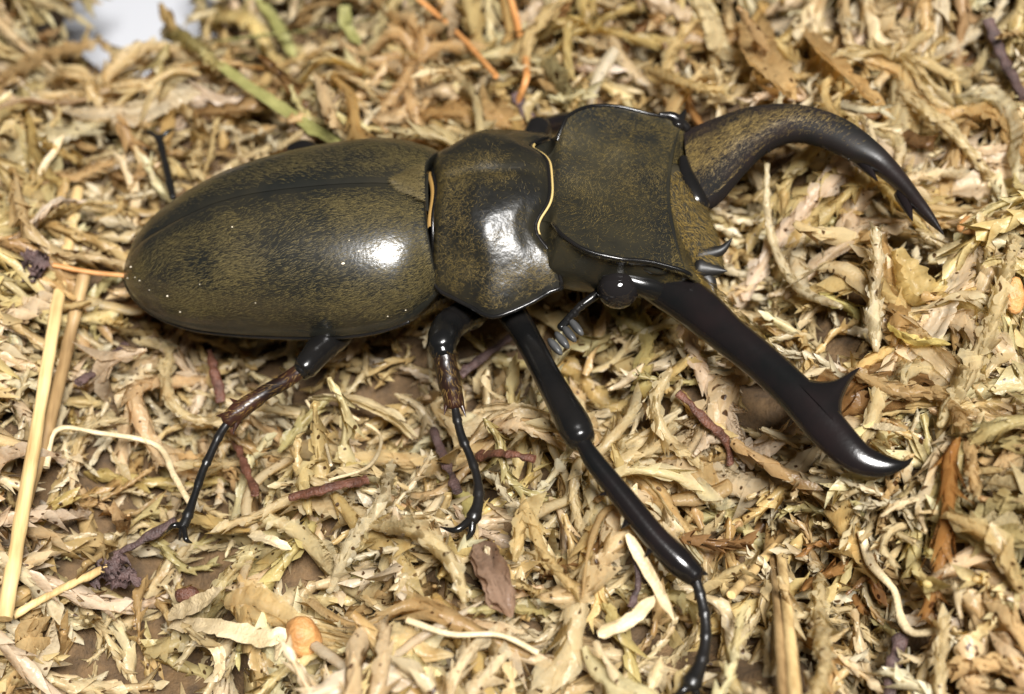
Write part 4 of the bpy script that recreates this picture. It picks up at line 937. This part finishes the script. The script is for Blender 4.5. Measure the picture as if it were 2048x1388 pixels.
tray_c = pc + np.array([-2, 8, 0])
for i in range(NT):
    if not (-330 < pq[i, 0] < 2380 and -200 < pq[i, 1] < 1700): continue
    if ((pq[i, 0] - 250) / 200) ** 2 + ((pq[i, 1] + 40) / 125) ** 2 < 1: continue
    if i < 1400 and not (-120 < pq[i, 0] < 2170 and -120 < pq[i, 1] < 1510): continue
    layer = i / NT; topl = i >= NTOP              # the last ones are the long strands on top
    vi = mr_.integers(len(VAR)); kind, (v, fl, c, nv_) = VAR[vi] if topl else VARB[vi % 16]
    if topl and mr_.random() < .45:
        vi = TUFTS[mr_.integers(len(TUFTS))]; kind, (v, fl, c, nv_) = VAR[vi]
    if kind == 'tuft' and (not topl or hs[i] < hmap(xs[i:i + 1] + 5, ys[i:i + 1])[0] - 1.5): continue
    if kind == 'thread' and not (topl and mr_.random() < .4): continue
    if topl and hol[i] > .55: continue
    z = hs[i] + (mr_.uniform(-.6, .3) + 1.3 * (i - NTOP) / (NT - NTOP) if topl else mr_.uniform(-6.0, -2.6))
    pit = mr_.normal(0, .10 if topl else .35); Rm = rotm(mr_.uniform(0, 6.283), pit, mr_.uniform(-.25, .25) if kind == 'tuft' else mr_.uniform(0, 6.28))
    sc = (mr_.uniform(1.05, 1.6) if kind == 'tuft' else mr_.uniform(1.1, 1.8)) if topl else mr_.uniform(1.0, 1.5)
    at = np.array([xs[i], ys[i], z])
    W = (v * sc) @ Rm.T
    if kind == 'tuft': z += 1.6; at[2] += 1.6
    if topl:                                     # long strands drape over the ups and downs of the bed
        W[:, 2] = W[:, 2] * (.55 if kind != 'tuft' else 1.0)
        W[:, 2] += .85 * (hmap(W[:, 0] + xs[i], W[:, 1] + ys[i]) - hs[i])
    W = W + at
    w = W[::9 if kind != 'strip' else 5]
    if not clear(w, .25): continue
    if hides_leg(w, 1.0, 15, topl): continue
    tn = pick_tint(at, mr_)
    if kind == 'tuft' and tn in ('brown', 'rust') and not (1550 < pq[i, 0] < 1950 and pq[i, 1] > 900): tn = 'cream'
    j = mr_.uniform(.88, 1.1); tc = np.array(TINT[tn]) * j * np.array([1, mr_.uniform(.95, 1.05), mr_.uniform(.88, 1.12)])
    inside = (30 < pq[i, 0] < 2018) and (30 < pq[i, 1] < 1358)
    F = np.concatenate(fl) if len({f.shape[1] for f in fl}) == 1 else fl[0]
    if topl and inside and len(single) < 290: single.append((kind, W, F, c, NV(v, fl, nv_) @ Rm.T, at, tc, tn))
    else: mass.add(W, F, c * tc, NV(v, fl, nv_) @ Rm.T)
NF = 2200
xf = mr_.uniform(x0, x1, NF); yf = mr_.uniform(y0, y1, NF)
for k in range(260):                            # more litter at the bottom of the hollows
    c, r, d = HOL[k % len(HOL)]; xf[k] = c[0] + mr_.normal(0, r * .6); yf[k] = c[1] + mr_.normal(0, r * .6)
for k in range(420, 480): q_ = P(mr_.uniform(1640, 1880), mr_.uniform(940, 1080), -1.0); xf[k], yf[k] = q_[0], q_[1]
hf = hmap(xf, yf); pf = proj(np.stack([xf, yf, hf], 1))[0]
for i in range(NF):                             # smaller litter in the gaps
    if not (-100 < pf[i, 0] < 2150 and -100 < pf[i, 1] < 1490): continue
    if ((pf[i, 0] - 250) / 200) ** 2 + ((pf[i, 1] + 40) / 125) ** 2 < 1: continue
    kind, (v, fl, c, nv_) = VARB[mr_.integers(16)]
    Rm = rotm(mr_.uniform(0, 6.283), mr_.normal(0, .3), mr_.uniform(0, 6.28)); p0 = np.array([xf[i], yf[i], hf[i] - mr_.uniform(2.2, 5.0)]); sc = mr_.uniform(.6, .95)
    w = (v[::9] * sc) @ Rm.T + p0
    if not clear(w, .05) or hides_leg(w, 0, 12, False): continue
    tc = np.array(TINT[pick_tint(p0, mr_)]) * mr_.uniform(.8, 1.0)
    mass.add((v * sc) @ Rm.T + p0, np.concatenate(fl) if len({f.shape[1] for f in fl}) == 1 else fl[0], c * tc, NV(v, fl, nv_) @ Rm.T)
o = obj('moss_mass', mass, M['moss'], col=True)
tag(o, 'deep tangled bed of dried straw-coloured sphagnum moss under everything', 'moss', kind='stuff')
for kind, W, F, c, nr_, p, tc, tn in single:
    nm, lb, ct = LAB[kind]
    g = Geo(); g.add(W, F, c * tc, nr_)
    o = obj(nm, g, M['moss_clear'], col=True, origin=p)
    q = proj(np.array(p))[0]; lm = min(LANDMARK, key=lambda L: (L[0] - q[0]) ** 2 + (L[1] - q[1]) ** 2)[2]
    tag(o, lb.format(CNAME[tn]) + ' ' + lm, ct, 'loose dried ' + nm.replace('_', ' ') + ' pieces')

for o in bpy.data.objects:                      # drop the builder's own bookkeeping
    if '_o' in o: del o['_o']
